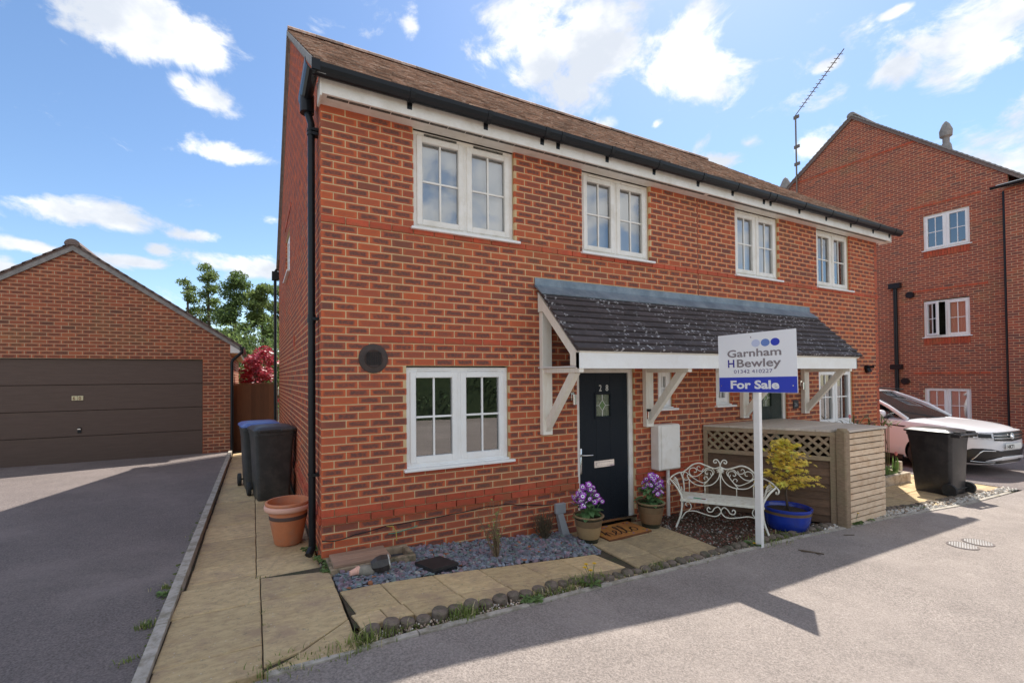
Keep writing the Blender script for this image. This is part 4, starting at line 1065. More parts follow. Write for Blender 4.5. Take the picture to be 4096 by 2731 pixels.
# ------------------------------------------------------------------ trees beyond the fence
PINE = mat('pine_foliage', (.10,.16,.05), (.15,.21,.065), 3, .8, island=.4, leaf=.5); PINE2 = mat('light_foliage', (.14,.20,.055), (.20,.25,.08), 3, .8, island=.4, leaf=.55); TRUNK = mat('tree_bark', (.13,.095,.07), (.08,.06,.045), 14, .95, bump=.6, stretch=(6,6,1))
REDL = mat('red_maple_leaves', (.34,.03,.05), (.55,.10,.13), 4, .4, island=.45, leaf=.3)
def leaf_cloud(q, c, rx, ry, rz, n, s_, r, mi=0, flat=.0):
    for _ in range(n):
        d = Vector((r.gauss(0,1), r.gauss(0,1), r.gauss(0,1))).normalized()*(r.random()**.45)
        p = Vector((c[0]+d.x*rx, c[1]+d.y*ry, c[2]+d.z*rz))
        a = Vector((r.gauss(0,1), r.gauss(0,1), r.gauss(0,flat or 1))).normalized(); b = a.orthogonal().normalized()
        if r.random() < .5: b = a.cross(b)
        L_ = s_*r.uniform(.6,1.4); w_ = L_*r.uniform(.3,.55)
        q.add([p-b*w_*.5, p+a*L_*.5, p+b*w_*.5, p-a*L_*.5], [(0,1,2,3)], mi)
def conifer(x, y, z0, h, w, seed, label, dens=1.0, mt=PINE, bare=.35, lean=0):
    r = random.Random(seed); t = thing('pine_tree', label, 'tree', (x, y, z0), 'trees beyond the garden fence')
    q = MB(); top = Vector((x+lean, y, z0+h)); base = Vector((x, y, z0))
    q.tube([base, base.lerp(top, .5)+Vector((.08,0,0)), top], [.16, .11, .02], 8)
    cr = MB()
    nb = int(26*dens)
    for i in range(nb):
        f = bare + (1-bare)*(i+r.random())/nb
        p = base.lerp(top, f); a = r.uniform(0, 2*PI); Lb = w*(1.15-f)**.7*r.uniform(.55,1.15)
        e = p + Vector((math.cos(a)*Lb, math.sin(a)*Lb, Lb*r.uniform(-.05,.45)))
        q.tube([p, e], [.035, .01], 5)
        for s_ in (.45, .75, 1.0):
            c = p.lerp(e, s_); leaf_cloud(cr, c, .42*w*.8, .42*w*.8, .26*w*.8, int(85*dens), .16, r)
    leaf_cloud(cr, top, .22, .22, .35, 60, .15, r)
    q.build('trunk', TRUNK, t); cr.build('crown', mt, t, kind=None)
conifer(-3.85, 26, -.4, 7.4, 1.0, 3, 'sparse thin pine with bare lower limbs, nearest the garage roof', .55, PINE2, .5)
conifer(-2.95, 27, -.4, 8.5, 1.35, 4, 'tallest open-crowned pine in the gap between garage and house', .85, PINE2, .35)
conifer(-1.55, 25, -.4, 7.8, 1.5, 5, 'dense green pine in the middle of the gap behind the red maple', 1.3, PINE, .2)
conifer(-.15, 24, -.4, 7.0, 1.5, 6, 'pale green pine close to the gable wall, behind the red maple', 1.3, PINE2, .2)
conifer(.9, 26, -.4, 7.3, 1.5, 7, 'pine half hidden behind the rear edge of the gable wall', 1.1, PINE, .2)
conifer(-5.6, 27, -.4, 6.4, .8, 9, 'tip of a thin bare pine showing just above the garage roof slope', .4, PINE2, .6)
r = random.Random(21); q = MB()
for i in range(120):
    xx = r.uniform(-7.0, 3); leaf_cloud(q, (xx, r.uniform(18, 23), r.uniform(-.1, 4.3 + .35*min(xx, 0))), .9, .9, .7, 150, .17, r, r.choice((0,0,1)))
o = q.build('far_wood', [PINE, PINE2], kind='stuff')
def shrub_tree(name, label, cat, x, y, z0, h, mt, seed, rx, rz, n, s_):
    r = random.Random(seed); t = thing(name, label, cat, (x, y, z0))
    q = MB(); cr = MB()
    q.tube([(x,y,z0),(x+.03,y,z0+h*.4)], [.06,.045], 7)
    for i in range(16):
        a = r.uniform(0, 2*PI); f = r.uniform(.35, 1); e = Vector((x+math.cos(a)*rx*r.uniform(.3,.9), y+math.sin(a)*rx*r.uniform(.3,.9), z0+h*f)); q.tube([(x+.03,y,z0+h*.38), e], [.03,.008], 5)
        leaf_cloud(cr, e, rx*.45, rx*.45, rz, n, s_, r, 0, .35)
    q.build('trunk', TRUNK, t); cr.build('crown', mt, t)
shrub_tree('maple_tree', 'bushy dark red maple looking over the brown fence', 'tree', -.42, 11.0, -.3, 2.72, REDL, 8, .55, .22, 150, .12)
# hedge and house across the road, seen only as reflections in the windows
HED = mat('hedge_leaves', (.035,.07,.02), (.06,.10,.03), 5, .8, island=.4)
r = random.Random(5); q = MB()
for i in range(60): leaf_cloud(q, (r.uniform(-6, 22), r.uniform(-15.5,-14.6), r.uniform(.0, 1.9)), .9, .7, .8, 130, .22, r)
q.box(-7, 23, -15.6, -14.8, -.4, 1.6)
h = q.build('hedge', HED); tag(h, 'long clipped green hedge across the road, reflected in the lower window', 'hedge')
# ------------------------------------------------------------------ log edging
LOGT = mat('weathered_log_end', (.15,.115,.09), (.22,.17,.13), 25, .9, bump=.8, bscale=50, col3=(.06,.065,.035), s3=8)
lt = thing('log_edging', 'row of short round logs edging the paving along the road verge', 'edging', (3, -1.35, -.2))
lp = [(.145,-1.40),(.273,-1.41),(.391,-1.40),(.506,-1.41),(.636,-1.394),(.764,-1.376),(.895,-1.370),(1.024,-1.355),(1.159,-1.34),(1.288,-1.326),(1.412,-1.315),(1.556,-1.285),(1.69,-1.278),(1.824,-1.262),(1.942,-1.258)]
x = 2.06
while x < 7.0: lp.append((x, ye(x)+.125 + (0 if x < 5.2 else .02))); x += .125
while x < 10.3: lp.append((x, ye(x)+.26)); x += .13
for i, (x, y) in enumerate(lp):
    q = MB(); h = .035 + rnd.uniform(-.01, .016); R0 = .058*rnd.uniform(.9,1.06); z = gz(x)
    if x < 2.5: q.lathe([(R0,-.08),(R0,h-.014),(R0-.008,h-.003),(R0-.02,h),(.0,h+.001)], 12, (x, y, z))
    else: q.lathe([(R0,-.08),(R0,h*.5),(R0-.012,h*.8),(R0-.03,h),(.0,h+.004)], 10, (x, y, z))
    M = T4((x,y,z)) @ Matrix.Rotation(rnd.gauss(0,.09), 4, 'X') @ Matrix.Rotation(rnd.gauss(0,.09), 4, 'Y') @ T4((-x,-y,-z)); q.v = [M @ p for p in q.v]
    q.build('log', LOGT, lt, smooth=True, sharp=35)

# ------------------------------------------------------------------ grass, weeds, dandelions
GR = mat('grass_blade', (.17,.24,.05), (.26,.29,.08), 4, .6, island=.35, leaf=.4); DRY = mat('dry_grass', (.55,.45,.26), None, rough=.8, island=.2); WEED = mat('weed_leaf', (.12,.20,.06), (.17,.25,.08), 6, .6, island=.3, leaf=.3); YEL = mat('dandelion_yellow', (.80,.52,.01), None, rough=.7); MOSS = mat('moss', (.075,.10,.02), (.12,.13,.03), 30, .95)
def blades(q, x, y, z, n, h, r, spread=.05, dry=.12):
    for _ in range(n):
        a = r.uniform(0,2*PI); px, py = x+r.gauss(0,spread), y+r.gauss(0,spread*.6); L_ = h*r.uniform(.4,1.15); ln = r.uniform(.2,.9)*L_; w_ = .0026*r.uniform(.8,1.6)
        d = Vector((math.cos(a), math.sin(a), 0)); s_ = d.cross(Vector((0,0,1)))*w_
        b = Vector((px,py,z)); m1 = b + d*ln*.3 + Vector((0,0,L_*.6)); t = b + d*ln + Vector((0,0,L_*.85))
        q.add([b-s_, b+s_, m1+s_*.8, m1-s_*.8, t], [(0,1,2,3),(3,2,4)], 1 if r.random() < dry else 0)
r = random.Random(31); q = MB()
for (x, n, h, sp) in [(.12,90,.12,.06),(.28,40,.08,.05),(.02,60,.06,.06),(-.25,90,.06,.12),(-.05,60,.05,.08),(-.5,40,.06,.06),(-.38,50,.05,.06),(.75,110,.10,.06),(.86,70,.09,.05),(.62,20,.05,.05),(1.46,80,.07,.06),(1.58,60,.07,.06),(1.78,60,.06,.06),(2.02,120,.10,.06),(2.12,110,.11,.06),(2.5,40,.05,.06),(2.75,60,.06,.06),(2.95,50,.10,.03),(3.15,60,.06,.06),(3.4,40,.05,.08),(4.55,140,.07,.12),(4.8,140,.07,.12),(5.05,120,.07,.10),(5.3,70,.06,.08),(5.6,60,.05,.08),(6.2,50,.07,.06),(7.0,30,.06,.08),(8,25,.05,.1)]:
    for j in range(3): blades(q, x+r.uniform(-.06,.06), ye(x)+(.10 if x > .1 else .055)+r.uniform(-.03,.05), gz(x)-.01, n//3, h*1.0, r, sp)
for (x, y, n, h) in [(-1.22,-.62,70,.06),(-1.20,.05,40,.05),(-1.15,-.10,60,.05),(-1.25,-1.05,30,.04),(-.52,-.12,14,.03),(-.51,-.78,16,.03),(-.50,-1.0,12,.03),(-1.13,1.4,24,.04),(.02,.08,40,.05),(.05,-.2,30,.04)]: blades(q, x, y, -.10, n, h, r, .035)
q.build('verge_grass', [GR, DRY], kind='stuff')
def rosette(q, x, y, z, n, L_, r, mi=0):
    for i in range(n):
        a = 2*PI*i/n + r.uniform(-.3,.3); d = Vector((math.cos(a), math.sin(a), 0)); s_ = d.cross(Vector((0,0,1))); l_ = L_*r.uniform(.6,1.1); w_ = l_*.16
        b = Vector((x,y,z)); P = [b, b+d*l_*.35+s_*w_+Vector((0,0,l_*.3)), b+d*l_*.75+s_*w_*1.1+Vector((0,0,l_*.4)), b+d*l_+Vector((0,0,l_*.25)), b+d*l_*.75-s_*w_*1.1+Vector((0,0,l_*.4)), b+d*l_*.35-s_*w_+Vector((0,0,l_*.3))]
        q.add(P, [(0,1,2,3,4,5)], mi)
q = MB()
for x, y, n, L_ in [(1.40,-1.43,7,.07),(1.33,-1.42,6,.05),(.02,.02,9,.07),(.05,-.12,9,.06),(.03,-.25,8,.05),(-.05,.35,10,.09),(-1.14,-.12,10,.06),(-.10,2.05,12,.14),(-.06,1.9,12,.12),(-.12,2.2,12,.13),(6.35,-1.40,10,.10),(6.25,-1.38,8,.09),(3.0,-1.22,6,.06),(8.0,-1.45,6,.06)]:
    for j in range(3): rosette(q, x+r.uniform(-.04,.04), y+r.uniform(-.04,.04), (gz(x) if y < 1 else -.13), n, L_*r.uniform(.8,1.3), r)
q.build('weed_leaves', WEED, kind='stuff')
q = MB()
for _ in range(420):
    x = r.uniform(.1, 5.6); y = ye(x) + r.uniform(.06,.2); s_ = r.uniform(.008,.022); q.lathe([(s_,0),(s_*.7,s_*.4),(0,s_*.5)], 6, (x, y, gz(x)-.012))
for _ in range(120):
    y = r.uniform(-1.5, 3); x = -1.165+.0095*(y+1.6) + r.uniform(-.04,.03); s_ = r.uniform(.006,.018); q.lathe([(s_,0),(s_*.7,s_*.35),(0,s_*.45)], 6, (x, y, -.097))
q.build('moss_clumps', MOSS, kind='stuff')
def dandelion(x, y, heads, label, h=.16):
    t = thing('dandelion', label, 'dandelion', (x, y, gz(x)), 'dandelions along the verge')
    q = MB(); rosette(q, x, y, gz(x), 9, .11, r); q.build('leaves', WEED, t)
    for dx_, dy_, hh in heads:
        q = MB(); q.tube([(x, y, gz(x)), (x+dx_*.5, y+dy_*.5, gz(x)+hh*.6), (x+dx_, y+dy_, gz(x)+hh)], .0025, 5); q.build('stem', WEED, t)
        q = MB(); c = Vector((x+dx_, y+dy_, gz(x)+hh))
        for ring, (n, L_, up) in enumerate(((14,.019,.1),(12,.014,.5),(8,.008,1.2))):
            for i in range(n):
                a = 2*PI*i/n + ring; d = Vector((math.cos(a), math.sin(a), up)).normalized(); s_ = Vector((-math.sin(a), math.cos(a), 0))*.0032
                q.add([c-s_*.6+Vector((0,0,.002*ring)), c+s_*.6+Vector((0,0,.002*ring)), c+d*L_+s_, c+d*L_-s_], [(0,1,2,3)])
        q.build('flower', YEL, t)
dandelion(2.06, -1.36, [(-.10,-.03,.19),(-.07,-.01,.205),(-.055,-.05,.165),(.02,-.01,.195)], 'dandelion clump with four yellow heads in front of the doorstep paving')
dandelion(4.42, -1.30, [(0,.0,.03)], 'single dandelion by the foot of the for sale post', .03)
dandelion(6.62, -1.40, [(0,0,.045)], 'single dandelion on the white stones beside the timber store', .04)
dandelion(6.30, -1.42, [(.06,.02,.20),(.05,-.01,.14)], 'tall pair of dandelion heads against the pale slats of the store')

# ------------------------------------------------------------------ wheelie bins
BING = mat('dark_grey_bin_plastic', (.035,.037,.038), (.055,.055,.055), 6, .42, col3=(.08,.075,.07), s3=5); BINB = mat('black_bin_plastic', (.020,.019,.021), (.032,.030,.032), 6, .36, col3=(.05,.045,.045), s3=5)
LIDB = mat('blue_lid', (.10,.17,.48), (.14,.22,.52), 8, .35); RUB = mat('rubber', (.015,.015,.015), (.03,.03,.03), 20, .7)
def bin_(x, y, z, ang, body, lid, label, tilt=0):
    """local: front at -y, handle and wheels at +y"""
    t = thing('wheelie_bin', label, 'bin', (x, y, z), 'wheelie bins')
    M = T4((x,y,z)) @ Matrix.Rotation(ang, 4, 'Z')
    def ringp(w, d0, d1, zz, c=.05):
        P = []
        for (sx, yy) in ((-1,d0),(1,d0),(1,d1),(-1,d1)):
            pass
        w2 = w/2
        cs = [(-w2+c, d0+c, PI, 1.5*PI), (w2-c, d0+c, 1.5*PI, 2*PI), (w2-c, d1-c, 0, .5*PI), (-w2+c, d1-c, .5*PI, PI)]
        for px, py, a0, a1 in cs:
            for j in range(4): a = a0+(a1-a0)*j/3; P.append((px+c*math.cos(a), py+c*math.sin(a), zz))
        return P
    q = MB(M); rings = [ringp(.42,-.24,.20,.0), ringp(.43,-.25,.24,.03), ringp(.46,-.275,.25,.35), ringp(.50,-.305,.265,.80), ringp(.53,-.325,.275,.93), ringp(.545,-.335,.28,.935), ringp(.545,-.335,.28,.985), ringp(.50,-.30,.25,.985)]
    n = 16; vs = [p for R in rings for p in R]
    fs = [(i*n+j, i*n+(j+1) % n, (i+1)*n+(j+1) % n, (i+1)*n+j) for i in range(len(rings)-1) for j in range(n)] + [tuple(reversed(range(n)))]
    q.add(vs, fs); q.bbox(-.16,.16,-.318,-.28,.86,.93,.01); b = q.build('body', body, t, smooth=True, sharp=35)
    q = MB(M); R1 = ringp(.575,-.365,.30,.99,.05); R2 = ringp(.575,-.365,.30,1.015,.05); R3 = ringp(.50,-.32,.24,1.045,.06); R4 = ringp(.36,-.25,.16,1.058,.05)
    vs = R1+R2+R3+R4; q.add(vs, [(i*n+j, i*n+(j+1) % n, (i+1)*n+(j+1) % n, (i+1)*n+j) for i in range(3) for j in range(n)] + [tuple(range(3*n,4*n)), tuple(reversed(range(n)))])
    q.bbox(-.22,-.07,-.38,-.35,.985,1.02,.008); q.bbox(.07,.22,-.38,-.35,.985,1.02,.008)
    for sx in (-1,1): q.bbox(sx*.17-.06, sx*.17+.06, .27, .37, .985, 1.035, .012)
    q.build('lid', lid, t, smooth=True, sharp=35)
    q = MB(M); q.tube([(-.25,.37,.985),(.25,.37,.985)], .018, 8)
    for sx in (-.24,0,.24): q.bbox(sx-.018, sx+.018, .25, .375, .94, 1.0, .006)
    q.build('handle', body, t, smooth=True, sharp=40)
    for sx in (-1,1):
        q = MB(M); c = Vector((sx*.265,.24,.10)); Q = MB(); Q.lathe([(.02,-.028),(.06,-.024),(.075,-.028),(.095,-.025),(.10,-.01),(.10,.01),(.095,.025),(.075,.028),(.06,.024),(.02,.028)], 24); vs = [(c.x+p.z, c.y+p.x, c.z+p.y) for p in Q.v]
        q.add(vs, Q.f); q.disc((c.x+sx*.0285, c.y, c.z), .03, 12, 0, 'x'); q.build('wheel', RUB, t, smooth=True, sharp=40)
    q = MB(M); q.tube([(-.265,.24,.10),(.265,.24,.10)], .012, 8); q.build('axle', RUB, t)
    return t
bin_(-.33, 3.05, -.135, rad(8), BING, BING, 'dark grey wheelie bin nearest the terracotta pot on the side path')
bin_(-.48, 3.85, -.135, rad(6), BING, LIDB, 'wheelie bin with a blue lid, behind the grey one on the side path')
bin_(9.54, -1.17, gz(9.5)+.004, rad(174), BINB, BINB, 'black wheelie bin on its own by the road in front of the white car')

# ------------------------------------------------------------------ pots
TERR = mat('terracotta', (.66,.24,.11), (.58,.20,.09), 6, .75, col3=(.52,.25,.16), s3=5); TERR_D = mat('dark_band', (.10,.06,.05), None, rough=.7); TERR_L = mat('pale_terracotta', (.74,.42,.32), None, rough=.75); COMP = mat('compost', (.035,.025,.018), (.06,.045,.03), 40, .95, bump=1, bscale=60)
t = thing('plant_pot', 'large empty terracotta pot with a dark band beside the downpipe', 'pot', (-.235,.80,-.13))
q = MB(); q.lathe([(.0,.0),(.125,.0),(.135,.01),(.185,.27),(.188,.275),(.188,.305),(.186,.31),(.198,.36)], 36, (-.235,.80,-.13), mis=[0,0,0,1,1,1,0]); q.build('body', [TERR, TERR_D], t, smooth=True, sharp=50)
q = MB(); q.lathe([(.19,.355),(.225,.36),(.235,.375),(.235,.40),(.225,.415),(.205,.415)], 36, (-.235,.80,-.13)); q.build('rim', TERR_L, t, smooth=True, sharp=60)
q = MB(); q.lathe([(.205,.41),(.222,.418),(.226,.438),(.215,.448),(.200,.445),(.175,.30),(.15,.12),(.0,.10)], 36, (-.235,.80,-.13)); q.build('inner_liner', TERR, t, smooth=True, sharp=60)
GLZ = mat('brown_glazed_pot', (.16,.10,.055), (.22,.145,.08), 12, .35); GLZ_T = mat('tan_ribbed_band', (.42,.28,.14), (.34,.22,.105), 14, .5, bump=.3, stretch=(1,1,14)); GLZ_D = mat('dark_green_glaze', (.030,.034,.022), (.05,.045,.03), 9, .25); GLZ_R = mat('worn_tan_rim', (.33,.24,.13), (.20,.13,.07), 14, .45)
PET = [mat('purple_petal', (.40,.05,.60), (.52,.10,.66), 30, .6, leaf=.2), mat('white_petal_base', (.92,.89,.93), None, rough=.6), mat('dark_flower_eye', (.02,.008,.03), None, rough=.6)]
LEAFG = mat('cineraria_leaf', (.10,.20,.075), (.15,.27,.10), 14, .55, island=.25, bump=.3, leaf=.25)
def daisy_mesh():
    q = MB(); n = 11; R0 = .032
    for i in range(n):
        a = 2*PI*i/n; d = Vector((math.cos(a), math.sin(a), 0)); s_ = Vector((-math.sin(a), math.cos(a), 0))
        def P(rr, w_, z): return (d*rr - s_*w_ + Vector((0,0,z)), d*rr + s_*w_ + Vector((0,0,z)))
        a0, a1 = P(.006,.0024,.001); b0, b1 = P(.0175,.0050,.004); c0, c1 = P(.026,.0066,.003); e0, e1 = P(R0,.0025,-.001)
        q.add([a0,a1,b1,b0], [(0,1,2,3)], 1); q.add([b0,b1,c1,c0,e1,e0], [(0,1,2,3),(3,2,4,5)], 0)
    q.lathe([(.0072,.001),(.006,.0055),(0,.007)], 8, mi=2)
    o = q.build('flower', PET); me = o.data; bpy.data.objects.remove(o); return me
DAISY = daisy_mesh()
def leaf_poly(q, base, d, L_, w_, up, mi=0, cup=.15):
    d = Vector(d).normalized(); s_ = d.cross(Vector(up)).normalized(); u = s_.cross(d).normalized(); b = Vector(base)
    rows = [(0,.25),(.18,.85),(.42,1.0),(.68,.8),(.88,.42),(1,.05)]
    vs = []
    for f, w in rows:
        c = b + d*L_*f - u*(L_*.35*f*f)
        vs += [c - s_*w_*w + u*w_*cup, c - u*w_*cup*.3, c + s_*w_*w + u*w_*cup]
    q.add(vs, [(3*i+j, 3*i+j+1, 3*i+j+4, 3*i+j+3) for i in range(len(rows)-1) for j in (0,1)], mi)
def flower_pot(x, y, z, seed, label, mid, scale, spread, lean):
    r = random.Random(seed); t = thing('flower_pot', label, 'flower pot', (x, y, z), 'pots of purple daisies at the front door')
    s_ = scale
    q = MB(); q.lathe([(.0,0),(.105*s_,0),(.115*s_,.05*s_),(.118*s_,.055*s_),(.135*s_,.125*s_),(.147*s_,.19*s_),(.15*s_,.20*s_),(.158*s_,.265*s_),(.160*s_,.29*s_)], 32, (x,y,z), mis=[0,0,0,1,1,2,2,0]); q.build('body', [GLZ_D, mid, GLZ], t, smooth=True, sharp=60)
    q = MB(); q.lathe([(.158*s_,.285*s_),(.176*s_,.292*s_),(.178*s_,.305*s_),(.168*s_,.312*s_),(.150*s_,.305*s_),(.146*s_,.26*s_)], 32, (x,y,z)); q.build('rim', GLZ_R, t, smooth=True, sharp=60)
    q = MB(); q.disc((x,y,z+.27*s_), .15*s_, 24); q.build('compost', COMP, t)
    pl = thing('cineraria_plant', ('purple and white daisy plant in the pot left of the front door' if lean < 0 else 'purple and white daisy plant in the pot right of the front door'), 'plant', (x, y, z+.27*s_), 'daisy plants at the front door')
    st = MB(); lf = MB()
    zt = z + .27*s_
    heads = []
    for i in range(46):
        a = r.uniform(0, 2*PI); rr = spread*r.random()**.55; h = .40 - .55*rr**1.4/spread*.35 + r.uniform(-.035,.03)
        p = Vector((x + rr*math.cos(a) + lean*.10, y + rr*math.sin(a)*.85 - .02, zt + h - (.12*rr/spread)))
        heads.append(p)
        b = Vector((x + r.uniform(-.05,.05), y + r.uniform(-.05,.05), zt)); st.tube([b, b.lerp(p, .6)+Vector((0,0,.03)), p], [.004,.003,.002], 5)
    for i in range(46):
        a = r.uniform(0, 2*PI); hh = r.uniform(.0,.26); rr = r.uniform(.02,.09)
        b = (x+rr*math.cos(a), y+rr*math.sin(a), zt+hh); leaf_poly(lf, b, (math.cos(a+r.uniform(-.4,.4)), math.sin(a+r.uniform(-.4,.4)), r.uniform(-.25,.45)), r.uniform(.07,.13), r.uniform(.028,.048), (0,0,1))
    st.build('stems', LEAFG, pl); lf.build('leaves', LEAFG, pl)
    for p in heads:
        o = inst(DAISY, 'flower', p, pl, (r.gauss(.85,.3), r.gauss(-.3,.3), r.uniform(0,6)))
        k_ = r.uniform(.85,1.2); o.scale = (k_,k_,k_)
flower_pot(2.84, -.36, -.285, 61, 'brown glazed pot with a broad tan band, left of the front door', GLZ_T, 1.0, .185, -.3)
flower_pot(3.90, -.28, -.302, 62, 'brown glazed pot with a ribbed middle, between the front door and the bench', mat('ribbed_brown', (.27,.165,.085), (.21,.12,.06), 14, .45, bump=.6, stretch=(1,1,30)), 1.02, .175, .15)
# blue pot with acer
BLUEG = mat('blue_glaze', (.012,.035,.32), (.02,.06,.42), 6, .2, coat=.4, col3=(.03,.05,.25), s3=4)
bx, by, bz = 5.38, -1.10, -.32
t = thing('blue_pot', 'glossy blue glazed pot holding the yellow maple beside the timber store', 'pot', (bx,by,bz))
q = MB(); q.lathe([(0,0),(.19,0),(.225,.02),(.25,.12),(.262,.20),(.268,.235),(.275,.245),(.275,.27),(.262,.275),(.245,.265),(.24,.20)], 40, (bx,by,bz), mis=[0,0,0,0,1,0,0,0,0,0]); q.build('body', [BLUEG, GLZ], t, smooth=True, sharp=60)
q = MB(); q.disc((bx,by,bz+.22), .245, 28); q.build('compost', COMP, t)
ACER = mat('yellow_maple_leaf', (.82,.66,.06), (.86,.56,.14), 5, .55, island=.2, col3=(.55,.66,.09), s3=7, leaf=.3)
t = thing('maple_shrub', 'small maple with golden yellow leaves growing in the blue pot', 'shrub', (bx,by,bz+.22))
r = random.Random(77); q = MB(); top = Vector((bx+.02, by, bz+.60)); q.tube([(bx+.03,by,bz+.2),(bx-.01,by,bz+.42),top,(bx+.0,by,bz+.80),(bx-.02,by,bz+1.0)], [.016,.013,.011,.008,.004], 8)
lv = MB()
def palmate(q, c, nrm, s_, r, rot):
    n = Vector(nrm).normalized(); a = n.orthogonal().normalized(); b = n.cross(a)
    P = []
    for j in range(7):
        th_ = rot + (j-3)*.72; L_ = s_*(1.0, .95, .8, .5)[abs(j-3)]
        d = a*math.cos(th_) + b*math.sin(th_); w = a*math.cos(th_+.36) + b*math.sin(th_+.36)
        P.append(c + d*L_ - n*L_*.22); P.append(c + w*s_*.34)
    q.add([c]+P, [(0, 1+i, 2+i) for i in range(len(P)-1)], 0)
layers = [(.56,.30,.24),(.60,.22,.30),(.66,.34,.20),(.72,.24,.34),(.78,.32,.16),(.84,.20,.30),(.90,.26,.14),(.96,.18,.20),(1.02,.16,.12),(1.07,.10,.10)]
for i in range(26):
    f = i/25; zz = bz + .50 + .58*f; a = i*2.4 + r.uniform(-.4,.4); L_ = (.34 - .22*f)*r.uniform(.75,1.1)
    if i in (2, 5): a = -.6 + .2*i/5; L_ = .38
    b = Vector((bx+.0, by, zz-.02)); e = b + Vector((math.cos(a)*L_, math.sin(a)*L_, .04-.06*L_)); q.tube([b, b.lerp(e,.5)+Vector((0,0,.03)), e], [.005,.004,.002], 5)
    for j in range(34):
        g_ = r.uniform(.25,1.08); c = b.lerp(e, g_) + Vector((r.gauss(0,.045), r.gauss(0,.045), r.gauss(.0,.014)))
        palmate(lv, c, (r.gauss(-.15,.35), r.gauss(-.35,.35), 1), .042*r.uniform(.7,1.25), r, r.uniform(0,6.3))
q.build('stem', TRUNK, t, smooth=True); lv.build('crown', ACER, t)

# ------------------------------------------------------------------ garden bench
BENCH = mat('cream_painted_metal', (.82,.80,.70), (.74,.71,.60), 20, .45, col3=(.52,.44,.30), s3=14, amt3=.6)
ax = Vector((4.56,-.25,0)); bxv = Vector((5.05,-.91,0)); bu = (bxv-ax).normalized(); bn = Vector((bu.y, -bu.x, 0))   # bn points to the front (camera-left)
if bn.x > 0: bn = -bn
BW = .90; SZ = .045; GZb = -.318
bo = ax + bu*(-.02)
def BP(u, d, z): return bo + bu*u + bn*d + Vector((0,0,z))
bt = thing('garden_bench', 'ornate cream metal garden bench with scrolled back beside the timber store', 'bench', BP(.45,.2,GZb))
def spiral(c, r0, r1, a0, turns, n=22): return [(c[0]+(r0+(r1-r0)*i/n)*math.cos(a0+2*PI*turns*i/n), c[1]+(r0+(r1-r0)*i/n)*math.sin(a0+2*PI*turns*i/n)) for i in range(n+1)]
def smooth_path(P, n=5):
    out = []
    for i in range(len(P)-1):
        p0 = P[max(i-1,0)]; p1 = P[i]; p2 = P[i+1]; p3 = P[min(i+2,len(P)-1)]
        for j in range(n):
            t_ = j/n
            out.append(tuple(.5*((2*b)+(-a+c)*t_+(2*a-5*b+4*c-d)*t_*t_+(-a+3*b-3*c+d)*t_**3) for a,b,c,d in zip(p0,p1,p2,p3)))
    out.append(tuple(P[-1])); return out
def back(P, r_=.007, name='scroll', sm=True, lean=.10):
    P2 = smooth_path(P) if sm else P
    q = MB(); q.tube([BP(u, -.03-lean*(z-SZ), z) for u, z in P2], r_, 7); return q.build(name, BENCH, bt, smooth=True)
c0 = BW/2
